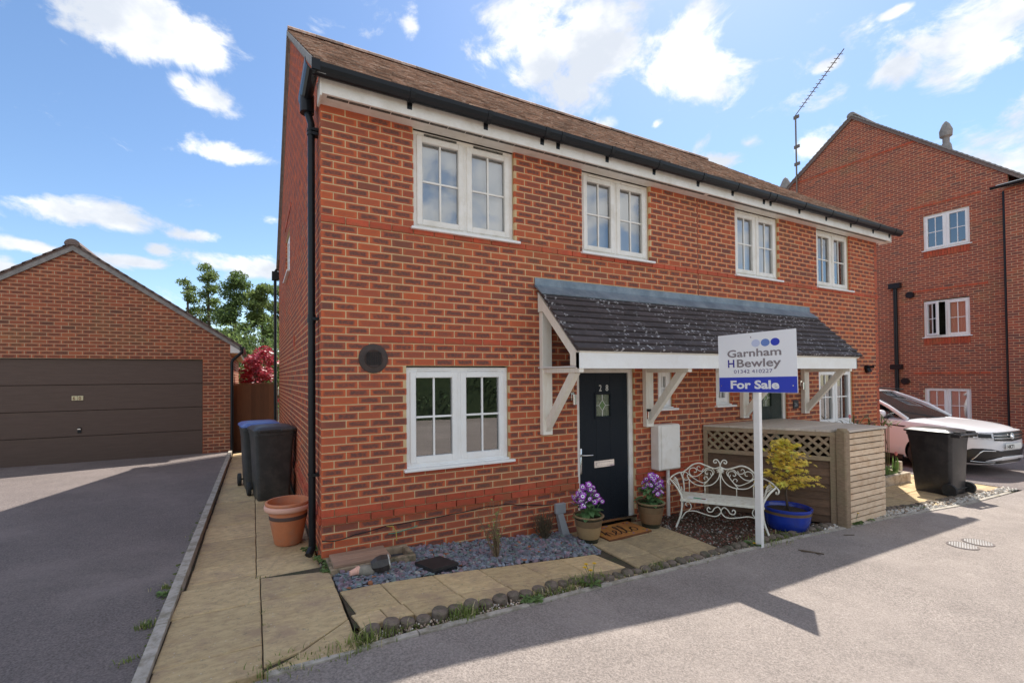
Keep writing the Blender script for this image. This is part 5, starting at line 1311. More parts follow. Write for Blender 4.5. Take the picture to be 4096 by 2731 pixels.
for sg in (-1, 1):
    def X(u): return c0 + sg*u
    # crest rail
    back([(X(.0),.40),(X(.07),.375),(X(.17),.405),(X(.25),.43),(X(.33),.405),(X(.40),.34),(X(.46),.295),(X(.50),.29)], .010, 'crest_rail')
    cur = [(X(.0),.395),(X(.005),.44),(X(.03),.485),(X(.06),.49),(X(.078),.468),(X(.066),.446),(X(.046),.452),(X(.05),.466)]
    back(cur, .0075)
    back([(X(.06),.37),(X(.15),.375),(X(.20),.33),(X(.27),.265),(X(.34),.255),(X(.375),.30),(X(.36),.35),(X(.32),.365),(X(.285),.345),(X(.29),.31),(X(.315),.31)], .006)
    back([(X(.10),.37),(X(.075),.34),(X(.085),.295),(X(.11),.285),(X(.115),.31)], .005)
    back([(X(.20),.15),(X(.10),.28),(X(.10),.34),(X(.15),.355),(X(.18),.32),(X(.165),.295),(X(.145),.305)], .006)
    back([(X(.20),.365),(X(.22),.33),(X(.26),.335),(X(.28),.37),(X(.255),.39),(X(.24),.37)], .005)
    back([(X(.16),.20),(X(.22),.18),(X(.33),.235),(X(.42),.30),(X(.455),.25),(X(.435),.20),(X(.39),.205),(X(.385),.235)], .006)
    back([(X(.155),.20),(X(.145),.235),(X(.17),.262),(X(.195),.245),(X(.185),.225)], .005)
    back([(X(.005),.32),(X(.03),.24),(X(.10),.165),(X(.20),.14),(X(.30),.15),(X(.37),.20),(X(.40),.255),(X(.375),.275),(X(.36),.25)], .007)
    for u_, zt_ in ((.185,.142),(.375,.20)): back([(X(u_),SZ),(X(u_),zt_)], .006, 'upright', False)
    # arm end, bulging outward
    def AP(d, z, o=0): return BP(X(.45+o), d, z)
    def arm(P, r_, name='arm_scroll'):
        P2 = smooth_path([tuple(AP(*p)) for p in P]); q = MB(); q.tube(P2, r_, 7); return q.build(name, BENCH, bt, smooth=True)
    arm([(-.05,.29,.03),(.02,.30,.05),(.14,.29,.10),(.25,.265,.14),(.31,.235,.165),(.32,.20,.155),(.29,.19,.14),(.28,.215,.14)], .009, 'arm_rail')
    arm([(-.045,.29,.03),(-.035,.20,.0),(-.03,.10,-.01),(-.03,SZ,-.01)], .010, 'back_post')
    q = MB(); P2 = smooth_path([tuple(AP(*p)) for p in [(.26,.255,.14),(.345,.19,.06),(.385,.09,.0),(.39,SZ-.02,-.01),(.39,-.12,.0),(.40,-.24,.035),(.42,GZb,.065)]]); q.tube(P2, .012, 7); q.build('leg', BENCH, bt, smooth=True)
    q = MB(); P2 = smooth_path([tuple(AP(*p)) for p in [(-.03,SZ,-.01),(-.04,-.10,.0),(-.07,-.22,.03),(-.12,GZb,.06)]]); q.tube(P2, .011, 7); q.build('leg', BENCH, bt, smooth=True)
    for k_ in (0, 1, 2):
        d0 = .04+.10*k_
        arm([(.17,SZ,.0),(.165+.02*(k_-1),.12,.03),(.13+.06*(k_-1),.19,.06),(.08+.10*k_,.25,.10),(.03+.11*k_,.235,.09),(.04+.11*k_,.20,.06)], .0055)
    arm([(.39,.06,.0),(.30,.13,.02),(.24,.10,.01),(.25,.06,.0),(.29,.07,.0)], .005); arm([(-.0,.06,.0),(.07,.13,.02),(.13,.10,.01),(.12,.06,.0),(.09,.07,.0)], .005)
    # apron scrolls under the front edge
    def AF(P, r_=.006):
        P2 = smooth_path([tuple(BP(X(u), .39, z)) for u, z in P]); q = MB(); q.tube(P2, r_, 7); q.build('apron_scroll', BENCH, bt, smooth=True)
    AF([(.45,-.20),(.40,-.12),(.35,-.095),(.28,-.09),(.18,-.115),(.08,-.13),(.03,-.11),(.0,-.06),(.03,-.01),(.07,-.03),(.10,-.075),(.14,-.08),(.155,-.045),(.135,-.025),(.12,-.045)], .007)
    AF([(.37,-.10),(.335,-.05),(.35,.005),(.385,.01),(.40,-.02),(.38,-.035)], .006)
back([(c0,SZ),(c0,.335)], .007, 'upright', False)
q = MB(); 
for a_ in range(10):
    th_ = 2*PI*a_/10; q.tube([BP(c0,-.055,.355), BP(c0+.045*math.cos(th_),-.05,.355+.045*math.sin(th_))], [.016,.006], 6)
q.build('rosette', BENCH, bt, smooth=True)
for j in range(9):
    d = .0 + .39*j/8; q = MB(); q.bar(BP(.0,d,SZ), BP(BW,d,SZ), .030, .010); q.build('slat', BENCH, bt)
for u_ in (.0, BW): q = MB(); q.bar(BP(u_,-.03,SZ-.012), BP(u_,.41,SZ-.012), .02, .014); q.build('seat_rail', BENCH, bt)
for d in (-.02, .405): q = MB(); q.bar(BP(-.01,d,SZ-.013), BP(BW+.01,d,SZ-.013), .014, .022); q.build('seat_rail', BENCH, bt)
q = MB(); q.bar(BP(.08,.30,SZ+.009), BP(.30,.34,SZ+.009), .10, .004); q.build('paper_leaflet', [mat('white_paper', (.78,.78,.76), rough=.6)])
o = bpy.data.objects['paper_leaflet']; tag(o, 'white and green leaflet lying on the left end of the bench seat', 'leaflet')
q = MB(); q.bar(BP(.14,.318,SZ+.0125), BP(.23,.334,SZ+.0125), .05, .002); q.build('green_print', mat('green_print', (.06,.30,.14), rough=.6), o)
q = MB(); q.bar(BP(.232,.334,SZ+.0125), BP(.28,.342,SZ+.0125), .05, .002); q.build('brown_print', mat('brown_print', (.20,.09,.03), rough=.6), o)

# ------------------------------------------------------------------ timber store with lattice side
TIMB = mat('grey_brown_timber', (.36,.26,.17), (.26,.18,.115), 6, .85, bump=.6, stretch=(3,3,9), island=.15, col3=(.24,.22,.12), s3=3, amt3=.6)
TIMD = mat('dark_stained_board', (.17,.10,.06), (.12,.072,.045), 6, .85, bump=.6, stretch=(2,2,9), island=.18)
PALE = mat('pale_larch_slat', (.80,.62,.44), (.70,.51,.34), 5, .75, bump=.35, stretch=(1.2,9,9), island=.10, col3=(.52,.30,.15), s3=7, amt3=.6)
TOPB = mat('silvered_top_board', (.58,.50,.42), (.48,.41,.33), 5, .45, bump=.4, stretch=(1.2,9,9), island=.12)
st = thing('timber_store', 'low timber store with a lattice side and pale slatted front next to the bench', 'store', (6.4,-.7,-.33))
A = Vector((5.25,-.01,0)); B = Vector((6.06,-1.34,0)); LN = (B-A).length; lu = (B-A).normalized(); ln = Vector((lu.y,-lu.x,0)); ln = ln if ln.x < 0 else -ln
ZB, ZT = -.32, .885
def LP(s_, o, z): return A + lu*s_ + ln*o + Vector((0,0,z))
def lbar(s0, z0, s1, z1, w, t_, o, name, mt): q = MB(); q.bar(LP(s0,o,z0), LP(s1,o,z1), t_, w, (0,0,1) if abs(z1-z0) < abs(s1-s0) else lu); return q.build(name, mt, st)
lbar(.03, ZB, .03, ZT-.03, .055, .04, .0, 'frame_post', TIMB); lbar(LN-.04, ZB, LN-.04, ZT-.03, .06, .04, .0, 'frame_post', TIMB)
lbar(.0, ZT-.055, LN, ZT-.055, .055, .045, .0, 'frame_rail', TIMB); lbar(.05, .515, LN-.06, .515, .055, .045, .0, 'frame_rail', TIMB)
n_ = 8; z = ZB
for j in range(n_):
    z0 = ZB + .005 + (.485-ZB)*j/n_; z1 = ZB + (.485-ZB)*(j+1)/n_ + .012
    q = MB(); q.add([LP(.05,.004,z0),LP(LN-.06,.004,z0),LP(LN-.06,-.012,z1),LP(.05,-.012,z1),LP(.05,-.022,z0),LP(LN-.06,-.022,z0),LP(LN-.06,-.022,z1),LP(.05,-.022,z1)], [(0,1,2,3),(4,7,6,5),(0,4,5,1),(1,5,6,2),(2,6,7,3),(3,7,4,0)]); q.build('board', TIMD, st)
za, zb = .545, ZT-.085; hh = zb-za
s0 = -.30
while s0 < LN:
    for dr, off in ((1, .006), (-1, -.008)):
        p, q_ = (s0, zb), (s0+hh*1.05, za)
        if dr < 0: p, q_ = (s0, za), (s0+hh*1.05, zb)
        lo, hi = .06, LN-.07
        if q_[0] < lo+.02 or p[0] > hi-.02: continue
        f0 = max(0, (lo-p[0])/(q_[0]-p[0])); f1 = min(1, (hi-p[0])/(q_[0]-p[0]))
        a_ = (p[0]+(q_[0]-p[0])*f0, p[1]+(q_[1]-p[1])*f0); b_ = (p[0]+(q_[0]-p[0])*f1, p[1]+(q_[1]-p[1])*f1)
        q = MB(); dv = Vector(LP(b_[0],off,b_[1])-LP(a_[0],off,a_[1])); q.bar(LP(a_[0],off,a_[1]), LP(b_[0],off,b_[1]), .010, .034, dv.cross(ln)); q.build('lattice_slat', TIMB, st)
    s0 += .118
q = MB(); q.bbox(6.02, 6.135, -1.46, -1.345, ZB-.02, ZT+.0, .012); q.lathe([(.058,ZT-.002),(.05,ZT+.025),(.0,ZT+.03)], 16, (6.078,-1.402,0)); q.build('post', TIMB, st, smooth=True, sharp=40)
SY = -1.425
nS = 15; z = ZB+.005
for j in range(nS):
    z0 = -.325 + (1.175)*j/nS; q = MB(); q.bbox(6.14, 7.10, SY, SY+.022, z0+.004, z0+1.175/nS-.009, .003); q.build('slat', PALE, st)
q = MB(); q.box(7.07, 7.115, SY+.024, SY+.07, ZB, ZT-.03); q.box(6.16, 6.2, SY+.024, SY+.07, ZB, ZT-.03); q.build('corner_post', PALE, st)
q = MB(); q.box(6.2, 7.07, SY+.05, SY+.06, ZB, ZT-.04); q.box(7.105, 7.115, SY+.06, -.01, ZB, ZT-.04); q.build('inner_lining', TIMD, st)
nT = 10
for j in range(nT):
    ya = -1.445 + 1.43*j/nT; yb = -1.445 + 1.43*(j+1)/nT - .006
    xa = fence_x(min(0,ya)) - .02; xb_ = fence_x(min(0,yb)) - .02
    if j == 0: xa = 6.14; xb_ = 6.14
    q = MB(); q.add([(xa,ya,ZT-.026),(7.12,ya,ZT-.026),(7.12,yb,ZT-.026),(xb_,yb,ZT-.026),(xa,ya,ZT),(7.12,ya,ZT),(7.12,yb,ZT),(xb_,yb,ZT)], [(0,3,2,1),(4,5,6,7),(0,1,5,4),(1,2,6,5),(2,3,7,6),(3,0,4,7)]); q.build('top_board', TOPB, st)

# ------------------------------------------------------------------ for sale board
SGW = mat('white_sign_sheet', (.92,.92,.94), None, rough=.35); BLUE1 = mat('sign_blue', (.03,.055,.52), None, rough=.4); BLUE2 = mat('sign_mid_blue', (.16,.27,.62), None, rough=.4); BLUE3 = mat('sign_pale_blue', (.60,.65,.85), None, rough=.4); SGREY = mat('sign_grey', (.26,.22,.23), None, rough=.45); WPOST = mat('white_painted_post', (.90,.88,.85), (.85,.82,.78), 8, .5, bump=.1)
sg = thing('for_sale_sign', 'white and blue for sale board on a tall white post beside the road', 'sign', (4.45,-1.345,-.25))
q = MB(); q.bbox(4.428, 4.478, -1.375, -1.305, -.42, 1.42, .003); q.box(4.436, 4.47, -1.375, -1.305, 1.42, 2.04); q.build('post', WPOST, sg)
b0 = Vector((4.365,-.935,1.400)); b1 = Vector((4.430,-1.790,1.412)); sgu = (b1-b0).normalized(); sgz = Vector((0,0,1)); sgz = (sgz - sgu*sgz.dot(sgu)).normalized(); sgn = sgu.cross(sgz); sgn = sgn if sgn.x < 0 else -sgn
WD = (b1-b0).length; HT = .668
def SP(u, v, o=0): return b0 + sgu*u + sgz*v + sgn*o
def sheet(u0, u1, v0, v1, o0, o1, name, mt, par): q = MB(); q.add([SP(u,v,o) for o in (o0,o1) for u,v in ((u0,v0),(u1,v0),(u1,v1),(u0,v1))], [(0,1,2,3),(7,6,5,4),(0,4,5,1),(1,5,6,2),(2,6,7,3),(3,7,4,0)]); return q.build(name, mt, par, fix=True)
bd = sheet(0, WD, 0, HT, -.004, .0, 'board', SGW, sg)
sheet(.004, WD-.004, .003, .172, .0005, .0015, 'blue_band', BLUE1, bd)
def letters(txt, size, u, v, mt, bold=0, sx=1, o=.0022, name='lettering'):
    vs, fs = text_mb(txt, size, .0004, bold); q = MB(); q.add([SP(u+x*sx, v+y, o+z) for x, y, z in vs], fs); return q.build(name, mt, bd, fix=True)
def fit_letters(txt, u0, u1, v, hcap, mt, bold, o=.0022, name='lettering'):
    vs, fs = text_mb(txt, 1, 0, bold); x0 = min(p[0] for p in vs); x1 = max(p[0] for p in vs)
    cap = .73; s_ = hcap/cap; sx = (u1-u0)/(x1-x0)
    q = MB(); q.add([SP(u0+(x-x0)*sx, v+y*s_, o+z) for x, y, z in vs], fs); return q.build(name, mt, bd, fix=True)
W_ = WD/1560; 
fit_letters('Garnham', .13*WD, .825*WD, .405, .086, SGREY, .018)
fit_letters('H', .135*WD, .225*WD, .288, .092, mat('sign_navy', (.03,.015,.28), None, rough=.4), .018)
fit_letters('Bewley', .26*WD, .82*WD, .288, .092, SGREY, .018)
fit_letters('01342 410227', .215*WD, .715*WD, .218, .042, mat('sign_violet_grey', (.13,.09,.24), None, rough=.4), .0)
fit_letters('For Sale', .165*WD, .79*WD, .045, .092, mat('sign_white_print', (.86,.86,.88), None, rough=.4), .035, .0028)
for u_, v_, mt in ((.515,.548,BLUE3),(.635,.548,BLUE2),(.755,.548,BLUE1)):
    q = MB(); q.add([SP(u_*WD+.047*math.cos(2*PI*j/28), v_+.041*math.sin(2*PI*j/28), .001) for j in range(28)], [tuple(range(28))]); q.build('dot', mt, bd, fix=True)
for u_, v_ in ((.035,.075),(.95,.075),(.455,.618)):
    q = MB(); q.add([SP(u_*WD+.006*math.cos(2*PI*j/10), v_+.006*math.sin(2*PI*j/10), .0035) for j in range(10)], [tuple(range(10))]); q.build('fixing', CHROME, bd, fix=True)

# ------------------------------------------------------------------ door mat
COIR = mat('orange_coir', (.56,.23,.055), (.44,.17,.045), 40, .95, bump=1, bscale=120, col3=(.46,.22,.04), s3=9); COIRD = mat('dark_coir_edge', (.14,.05,.02), (.20,.08,.03), 60, .95, bump=1, bscale=120)
MX0, MX1, MY0, MY1 = 3.05, 3.74, -.455, -.045; mz = -.288
mt_ = thing('door_mat', 'orange coir doormat printed with hello on the front step', 'doormat', (3.4,-.25,mz))
def mrot(p): 
    c = Vector((3.4,-.25,0)); v = Vector(p)-c; a = rad(1.5); return c + Vector((v.x*math.cos(a)-v.y*math.sin(a), v.x*math.sin(a)+v.y*math.cos(a), v.z))
q = MB(); q.bbox(MX0, MX1, MY0, MY1, mz-.02, mz+.012, .004); q.v = [mrot(p) for p in q.v]; q.build('base', COIRD, mt_)
q = MB(); q.box(MX0+.006, MX1-.006, MY0+.006, MY1-.006, mz+.0121, mz+.016); q.v = [mrot(p) for p in q.v]; top_ = q.build('pile', COIR, mt_)
INK = mat('brown_ink', (.045,.018,.01), None, rough=.9)
def pen(P, w_=.009):
    pts_ = smooth_path([(MX0+.06+x*.57, MY0+.075+y*.25, mz+.0175) for x, y in P], 6); q = MB()
    vs = []
    for i, p in enumerate(pts_):
        a_ = Vector(pts_[max(i-1,0)]); b_ = Vector(pts_[min(i+1,len(pts_)-1)]); d = (b_-a_); d = d.normalized() if d.length > 1e-6 else Vector((1,0,0)); s_ = Vector((-d.y, d.x, 0))*w_
        vs += [mrot(Vector(p)-s_), mrot(Vector(p)+s_)]
    q.add(vs, [(2*i, 2*i+2, 2*i+3, 2*i+1) for i in range(len(pts_)-1)]); q.build('hello_lettering', INK, mt_, fix=True)
pen([(.02,.25),(.08,.55),(.13,.95),(.11,1.0),(.08,.85),(.07,.4),(.07,.05),(.10,.40),(.15,.5),(.18,.35),(.18,.1),(.22,.05),(.28,.2),(.36,.35),(.38,.5),(.33,.55),(.29,.35),(.31,.1),(.38,.05),(.46,.35),(.53,.85),(.52,1.0),(.48,.85),(.47,.3),(.50,.05),(.57,.2),(.66,.75),(.66,.97),(.62,.9),(.60,.35),(.63,.08),(.70,.1),(.78,.4),(.83,.5),(.78,.45),(.76,.2),(.82,.06),(.90,.2),(.91,.45),(.85,.52),(.82,.45)])
r = random.Random(15); SPOT = [mat('mat_blue', (.05,.10,.40), rough=.9), mat('mat_red', (.40,.03,.03), rough=.9), mat('mat_yellow', (.60,.42,.03), rough=.9), mat('mat_green', (.12,.22,.06), rough=.9)]
for i in range(26):
    x_ = r.uniform(MX0+.03, MX1-.03); y_ = r.choice((r.uniform(MY0+.03, MY0+.08), r.uniform(MY1-.09, MY1-.03), r.uniform(MY0+.03, MY1-.03)))
    if MY0+.09 < y_ < MY1-.10 and MX0+.05 < x_ < MX1-.08: continue
    q = MB(); q.add([mrot((x_+.016*math.cos(2*PI*j/8), y_+.010*math.sin(2*PI*j/8), mz+.0168)) for j in range(8)], [tuple(range(8))]); q.build('spot', SPOT[i % 4], mt_)

# ------------------------------------------------------------------ trough with board lid, ornaments in the slate bed
STONE = mat('weathered_trough', (.38,.28,.19), (.26,.20,.13), 14, .95, bump=.8, bscale=50, col3=(.10,.09,.05), s3=7); DECK = mat('red_brown_deck_board', (.40,.25,.17), (.32,.20,.14), 6, .8, bump=.4, stretch=(1.5,9,9), island=.08)
tz_ = -.06
tr_ = thing('concrete_trough', 'long concrete trough against the house wall, half covered by boards', 'trough', (.4,-.17,-.12))
q = MB()
for x0_, x1_, y0_, y1_ in ((.03,.80,-.345,-.29),(.03,.80,-.075,-.03),(.03,.085,-.29,-.075),(.745,.80,-.29,-.075)): q.bbox(x0_+.001,x1_-.001,y0_+.001,y1_-.001,-.18,tz_,.006)
q.build('surround', STONE, tr_)
q = MB(); q.box(.085,.745,-.29,-.075,-.18,-.165); q.build('base', SOIL, tr_)
lid_ = thing('board_lid', 'three red brown boards laid over the left part of the trough', 'boards', (.32,-.17,tz_), None)
for j in range(3):
    q = MB(); q.bbox(.06+.0*j, .565, -.325+.10*j, -.325+.10*j+.093, tz_+.001, tz_+.028, .004); q.build('board', DECK, lid_)
# fallen lamp-like ornament: two small pots and a dark vase lying on their sides
def lying(prof, n, c, axis, mi=0, mis=None):
    a = Vector(axis).normalized(); u = a.orthogonal().normalized(); w_ = a.cross(u); q = MB(); q.lathe(prof, n, (0,0,0), mi, mis); q.v = [Vector(c) + u*p.x + w_*p.y + a*p.z for p in q.v]; return q
t = thing('small_clay_pot', 'small grey and terracotta clay pot lying on its side on the slate', 'pot', (.20,-.50,-.09))
q = lying([(.0,0),(.022,0),(.03,.055),(.036,.06),(.036,.085),(.028,.085)], 18, (.165,-.50,-.055), (.8,.12,.1)); q.build('foot', TERR_L, t, smooth=True, sharp=40)
q = lying([(.036,0),(.046,.03),(.05,.10),(.038,.13),(.0,.12)], 18, (.24,-.49,-.048), (.8,-.1,-.12)); q.build('body', mat('limed_grey_clay', (.30,.27,.22), (.22,.20,.165), 30, .9, bump=.5), t, smooth=True, sharp=40)
t = thing('dark_vase', 'dark faceted glazed vase lying on its side with its mouth to the right', 'vase', (.42,-.51,-.09))
DV = mat('dark_bronze_glaze', (.032,.026,.024), (.06,.05,.045), 8, .35)
q = lying([(.0,0),(.045,0),(.072,.05),(.078,.09),(.066,.15),(.062,.155),(.056,.15),(.06,.09),(.04,.03)], 8, (.345,-.50,-.03), (.8,-.10,.12)); q.build('body', DV, t)
q = lying([(.058,.146),(.064,.158),(.068,.156),(.067,.146)], 20, (.345,-.50,-.03), (.8,-.10,.12)); q.build('rim', mat('white_chipped_rim', (.7,.7,.66), (.2,.17,.14), 18, .4), t, smooth=True)
t = thing('black_panel', 'flat black angular panel half buried in the slate chippings', 'panel', (.92,-.62,-.12))
q = MB(); q.add([(.735,-.50,-.095),(.985,-.47,-.095),(1.10,-.655,-.115),(.84,-.69,-.115),(.735,-.50,-.065),(.985,-.47,-.065),(1.10,-.655,-.085),(.84,-.69,-.085)], [(0,3,2,1),(4,5,6,7),(0,1,5,4),(1,2,6,5),(2,3,7,6),(3,0,4,7)]); q.build('plate', mat('matt_black_sheet', (.016,.016,.017), (.03,.028,.03), 12, .5), t)
q = MB(); q.add([(.85,-.695,-.115),(1.08,-.665,-.113),(1.08,-.665,-.13),(.85,-.695,-.13),(.85,-.71,-.118),(1.08,-.68,-.115),(1.08,-.68,-.13),(.85,-.71,-.13)], [(0,1,5,4),(4,5,6,7),(0,3,2,1),(0,4,7,3),(1,2,6,5)]); q.build('front_lip', BLACKP, t)
# twiggy shrubs
def twigs(x, y, z, n, h, sp, seed, label, mt, leaf, nl, ls):
    r = random.Random(seed); t = thing('twiggy_shrub', label, 'shrub', (x, y, z)); q = MB(); lf = MB()
    for i in range(n):
        a = r.uniform(0,2*PI); L_ = h*r.uniform(.35,1); e = Vector((x+math.cos(a)*sp*r.random(), y+math.sin(a)*sp*.5*r.random(), z+L_)); b = Vector((x+r.gauss(0,.015), y+r.gauss(0,.015), z-.02)); m_ = b.lerp(e,.5)+Vector((r.gauss(0,.02),r.gauss(0,.02),.02))
        q.tube([b,m_,e], [.004,.003,.0015], 5)
        for j in range(3):
            p = b.lerp(e, r.uniform(.35,.95)); q.tube([p, p+Vector((r.gauss(0,.04),r.gauss(0,.03),r.uniform(.02,.08)))], [.002,.001], 4)
        for j in range(nl):
            p = b.lerp(e, r.uniform(.45,1.0)); leaf_poly(lf, p, (r.gauss(0,1),r.gauss(0,1),r.uniform(.2,1.4)), ls*r.uniform(.6,1.3), ls*.28, (0,0,1))
    q.build('twigs', mt, t); lf.build('leaves', leaf, t)
TWIG = mat('pale_twig', (.26,.18,.10), (.18,.12,.07), 12, .9); TWIGD = mat('dark_twig', (.085,.06,.04), (.12,.085,.05), 12, .9)
twigs(1.58, -.49, -.20, 30, .62, .26, 3, 'sparse shrub of thin twigs with a few fresh green leaves in the slate bed', TWIG, mat('fresh_leaf', (.22,.32,.07), None, rough=.6, island=.2), 2, .035)
twigs(2.36, -.16, -.26, 70, .36, .17, 4, 'dense dark brown twiggy bush in front of the wall by the door', TWIGD, mat('dull_leaf', (.12,.10,.045), None, rough=.8, island=.3), 6, .02)
# twigs lying on the road
t = thing('fallen_twig', 'small forked twig lying on the shaded road', 'twig', (4.75,-1.68,gz(4.75)))
q = MB(); z = gz(4.75)+.006; q.tube([(4.72,-1.60,z),(4.77,-1.70,z+.004),(4.83,-1.80,z)], .006, 6); q.tube([(4.70,-1.64,z),(4.79,-1.74,z+.004)], .005, 5); q.tube([(4.79,-1.73,z),(4.76,-1.80,z)], .003, 5); q.build('stick', TWIGD, t)
t = thing('fallen_stick', 'short straight stick lying on the road near the grass', 'stick', (5.75,-1.60,gz(5.75))); q = MB(); q.tube([(5.71,-1.57,gz(5.7)+.005),(5.82,-1.63,gz(5.7)+.005)], .005, 6); q.build('stick', TWIGD, t)
# drain covers
IRON = mat('worn_cast_iron', (.36,.34,.33), (.26,.25,.24), 20, .55, metal=.3)
for cx_, cy_, ang, lb in ((6.50,-2.37,.3,'left round ribbed drain cover set in the road'),(6.79,-2.41,.3,'right round ribbed drain cover set in the road')):
    t = thing('drain_cover', lb, 'drain cover', (cx_, cy_, gz(cx_)), 'drain covers in the road'); zc = gz(cx_)+.004
    q = MB(); q.lathe([(.135,0),(.135,.004),(.12,.004),(.12,.001),(0,.001)], 28, (cx_,cy_,zc-.002)); q.build('plate', ASPH2, t)
    q = MB()
    for j in range(-5,6):
        h_ = math.sqrt(max(0, .118**2-(j*.021)**2)); q.bar((cx_-h_*math.cos(ang)-j*.021*math.sin(ang), cy_-h_*math.sin(ang)+j*.021*math.cos(ang), zc+.001), (cx_+h_*math.cos(ang)-j*.021*math.sin(ang), cy_+h_*math.sin(ang)+j*.021*math.cos(ang), zc+.001), .013, .007)
    q.build('ribs', IRON, t)

# ------------------------------------------------------------------ neighbour's planter with tulips
SLEEP = mat('pale_sleeper', (.68,.57,.46), (.56,.46,.36), 5, .8, bump=.4, stretch=(1.2,8,8), col3=(.3,.2,.12), s3=5)
pt = thing('timber_planter', 'low pale timber planter of tulips behind the slatted store', 'planter', (9.6,-.42,-.37))
pz0, pz1 = -.365, -.19
q = MB(); q.bbox(7.6, 10.05, -.60, -.52, pz0, pz1, .006); q.bbox(9.97, 10.05, -.519, -.05, pz0, pz1, .006); q.build('sleeper', SLEEP, pt)
q = MB(); q.box(7.6, 9.96, -.515, -.06, pz0, pz1-.05); q.build('soil_fill', COMP, pt)
q = MB(); q.bbox(10.08, 10.16, -.44, -.36, pz0, pz1+.16, .006); q.build('end_post', SLEEP, pt)
TUL = mat('pink_tulip', (.78,.17,.19), (.84,.30,.28), 9, .5); TLEAF = mat('tulip_leaf', (.18,.32,.09), (.30,.44,.14), 6, .5, island=.25, leaf=.4)
r = random.Random(44)
def tulip(x, y, h, label):
    t = thing('tulip', label, 'tulip', (x, y, pz1-.05), 'pink tulips in the planter'); z0 = pz1-.05
    q = MB(); q.tube([(x,y,z0),(x+.01,y,z0+h*.6),(x+.02,y-.01,z0+h)], .004, 6); q.build('stem', TLEAF, t)
    q = MB()
    for i in range(6):
        a = 2*PI*i/6; P = []
        for f, rr in ((0,.004),(.3,.022),(.65,.026),(1,.012)):
            for s_ in (-.5,.5): P.append((x+.02+rr*math.cos(a+s_), y-.01+rr*math.sin(a+s_), z0+h+f*.075))
        q.add(P, [(0,1,3,2),(2,3,5,4),(4,5,7,6)])
    q.build('bloom', TUL, t, smooth=True)
    q = MB()
    for i in range(7):
        a = r.uniform(0,2*PI); leaf_poly(q, (x,y,z0), (math.cos(a)*.5, math.sin(a)*.5, 1), r.uniform(.2,.34), .022, (math.cos(a),math.sin(a),.2))
    q.build('leaves', TLEAF, t)
for i, (x_, y_, h_) in enumerate([(8.92,-.42,.36),(8.98,-.40,.30),(9.85,-.45,.34),(9.15,-.05,1.02)]):
    tulip(x_, y_, h_, ('pink tulip leaning by the edge of the slats, upper of two', 'pink tulip by the edge of the slats, lower of two', 'pink tulip just left of the black bin', 'tallest pink tulip in front of the white car window')[i])
q = MB()
for i in range(120):
    x_ = r.uniform(8.6, 9.95); y_ = r.uniform(-.5,-.1); a = r.uniform(0,2*PI); leaf_poly(q, (x_,y_,pz1-.05), (math.cos(a)*.7, math.sin(a)*.7, r.uniform(.4,1.2)), r.uniform(.14,.30), r.uniform(.012,.022), (0,0,1))
q.build('planter_leaves', TLEAF, kind='stuff')
q = MB()
for i in range(60):
    x_ = r.uniform(7.6, 10.3); y_ = r.uniform(-.35,-.1); a = r.uniform(0,2*PI); leaf_poly(q, (x_,y_,.55+r.uniform(0,.15)), (math.cos(a)*.6, math.sin(a)*.6, r.uniform(.6,1.4)), r.uniform(.12,.25), .014, (0,0,1))
for i in range(40):
    x_ = 7.6+2.6*i/39; q.tube([(x_,-.22,-.25),(x_+.02,-.22,.6)], .006, 5)
q.build('border_leaves', mat('dull_border_leaf', (.12,.14,.05), (.18,.16,.07), 6, .7, island=.3), kind='stuff')
# ------------------------------------------------------------------ white car
CARW = mat('white_car_paint', (.78,.78,.80), None, rough=.22, coat=.6); CGL = mat('dark_car_glass', (.02,.022,.024), None, rough=.04, spec=.9); CBLK = mat('black_car_trim', (.012,.012,.013), None, rough=.35); ALLOY = mat('alloy_wheel', (.45,.45,.47), None, rough=.3, metal=.9)
HLG = mat('headlamp_lens', (.42,.43,.46), (.75,.75,.75), 26, .08, coat=.8); PLATE = mat('white_number_plate', (.80,.80,.76), None, rough=.4); SEAM = mat('panel_gap', (.05,.05,.055), None, rough=.8)
ch = Vector((-.12,-.993,0)).normalized(); CC = Vector((12.72,.98,gz(12.2)-.004))
CMx = Matrix(((ch.x,-ch.y,0,CC.x),(ch.y,ch.x,0,CC.y),(0,0,1,CC.z),(0,0,0,1)))
car = thing('parked_car', 'white family car parked nose out beside the far house, front facing the road', 'car', CC)
LV = [(.20,2.10,.80),(.24,2.20,.875),(.34,2.235,.905),(.55,2.25,.925),(.72,2.245,.925),(.86,2.22,.915),(.95,2.16,.89)]
NE = 4.4
def aw(z):
    for (z0,a0,w0),(z1,a1,w1) in zip(LV, LV[1:]):
        if z <= z1: f = max(0,(z-z0)/(z1-z0)); return a0+(a1-a0)*f, w0+(w1-w0)*f
    return LV[-1][1:]
def xs_(y, z, off=0):
    a, w = aw(z); t_ = min(.999, abs(y)/w); return a*(1-t_**NE)**(1/NE) + off
def ys_(x, z, off=0):
    a, w = aw(z); t_ = min(.999, abs(x)/a); return w*(1-t_**NE)**(1/NE) + off
def zs(x): # shoulder height
    if x > .95: return .985 - .115*((x-.95)/1.25)**1.7
    return 1.0 + .06*min(1, (.95-x)/2.8)
NR = 64
def ring(a, w, zf):
    P = []
    for j in range(NR):
        t_ = 2*PI*j/NR; c, s_ = math.cos(t_), math.sin(t_)
        x = a*math.copysign(abs(c)**(2/NE), c); y = w*math.copysign(abs(s_)**(2/NE), s_); P.append((x, y, zf(x) if callable(zf) else zf))
    return P
q = MB(CMx); rings = [ring(a*.9, w*.9, .20) for z, a, w in LV[:1]] + [ring(a, w, z) for z, a, w in LV[:-1]]
a, w = LV[-1][1:]
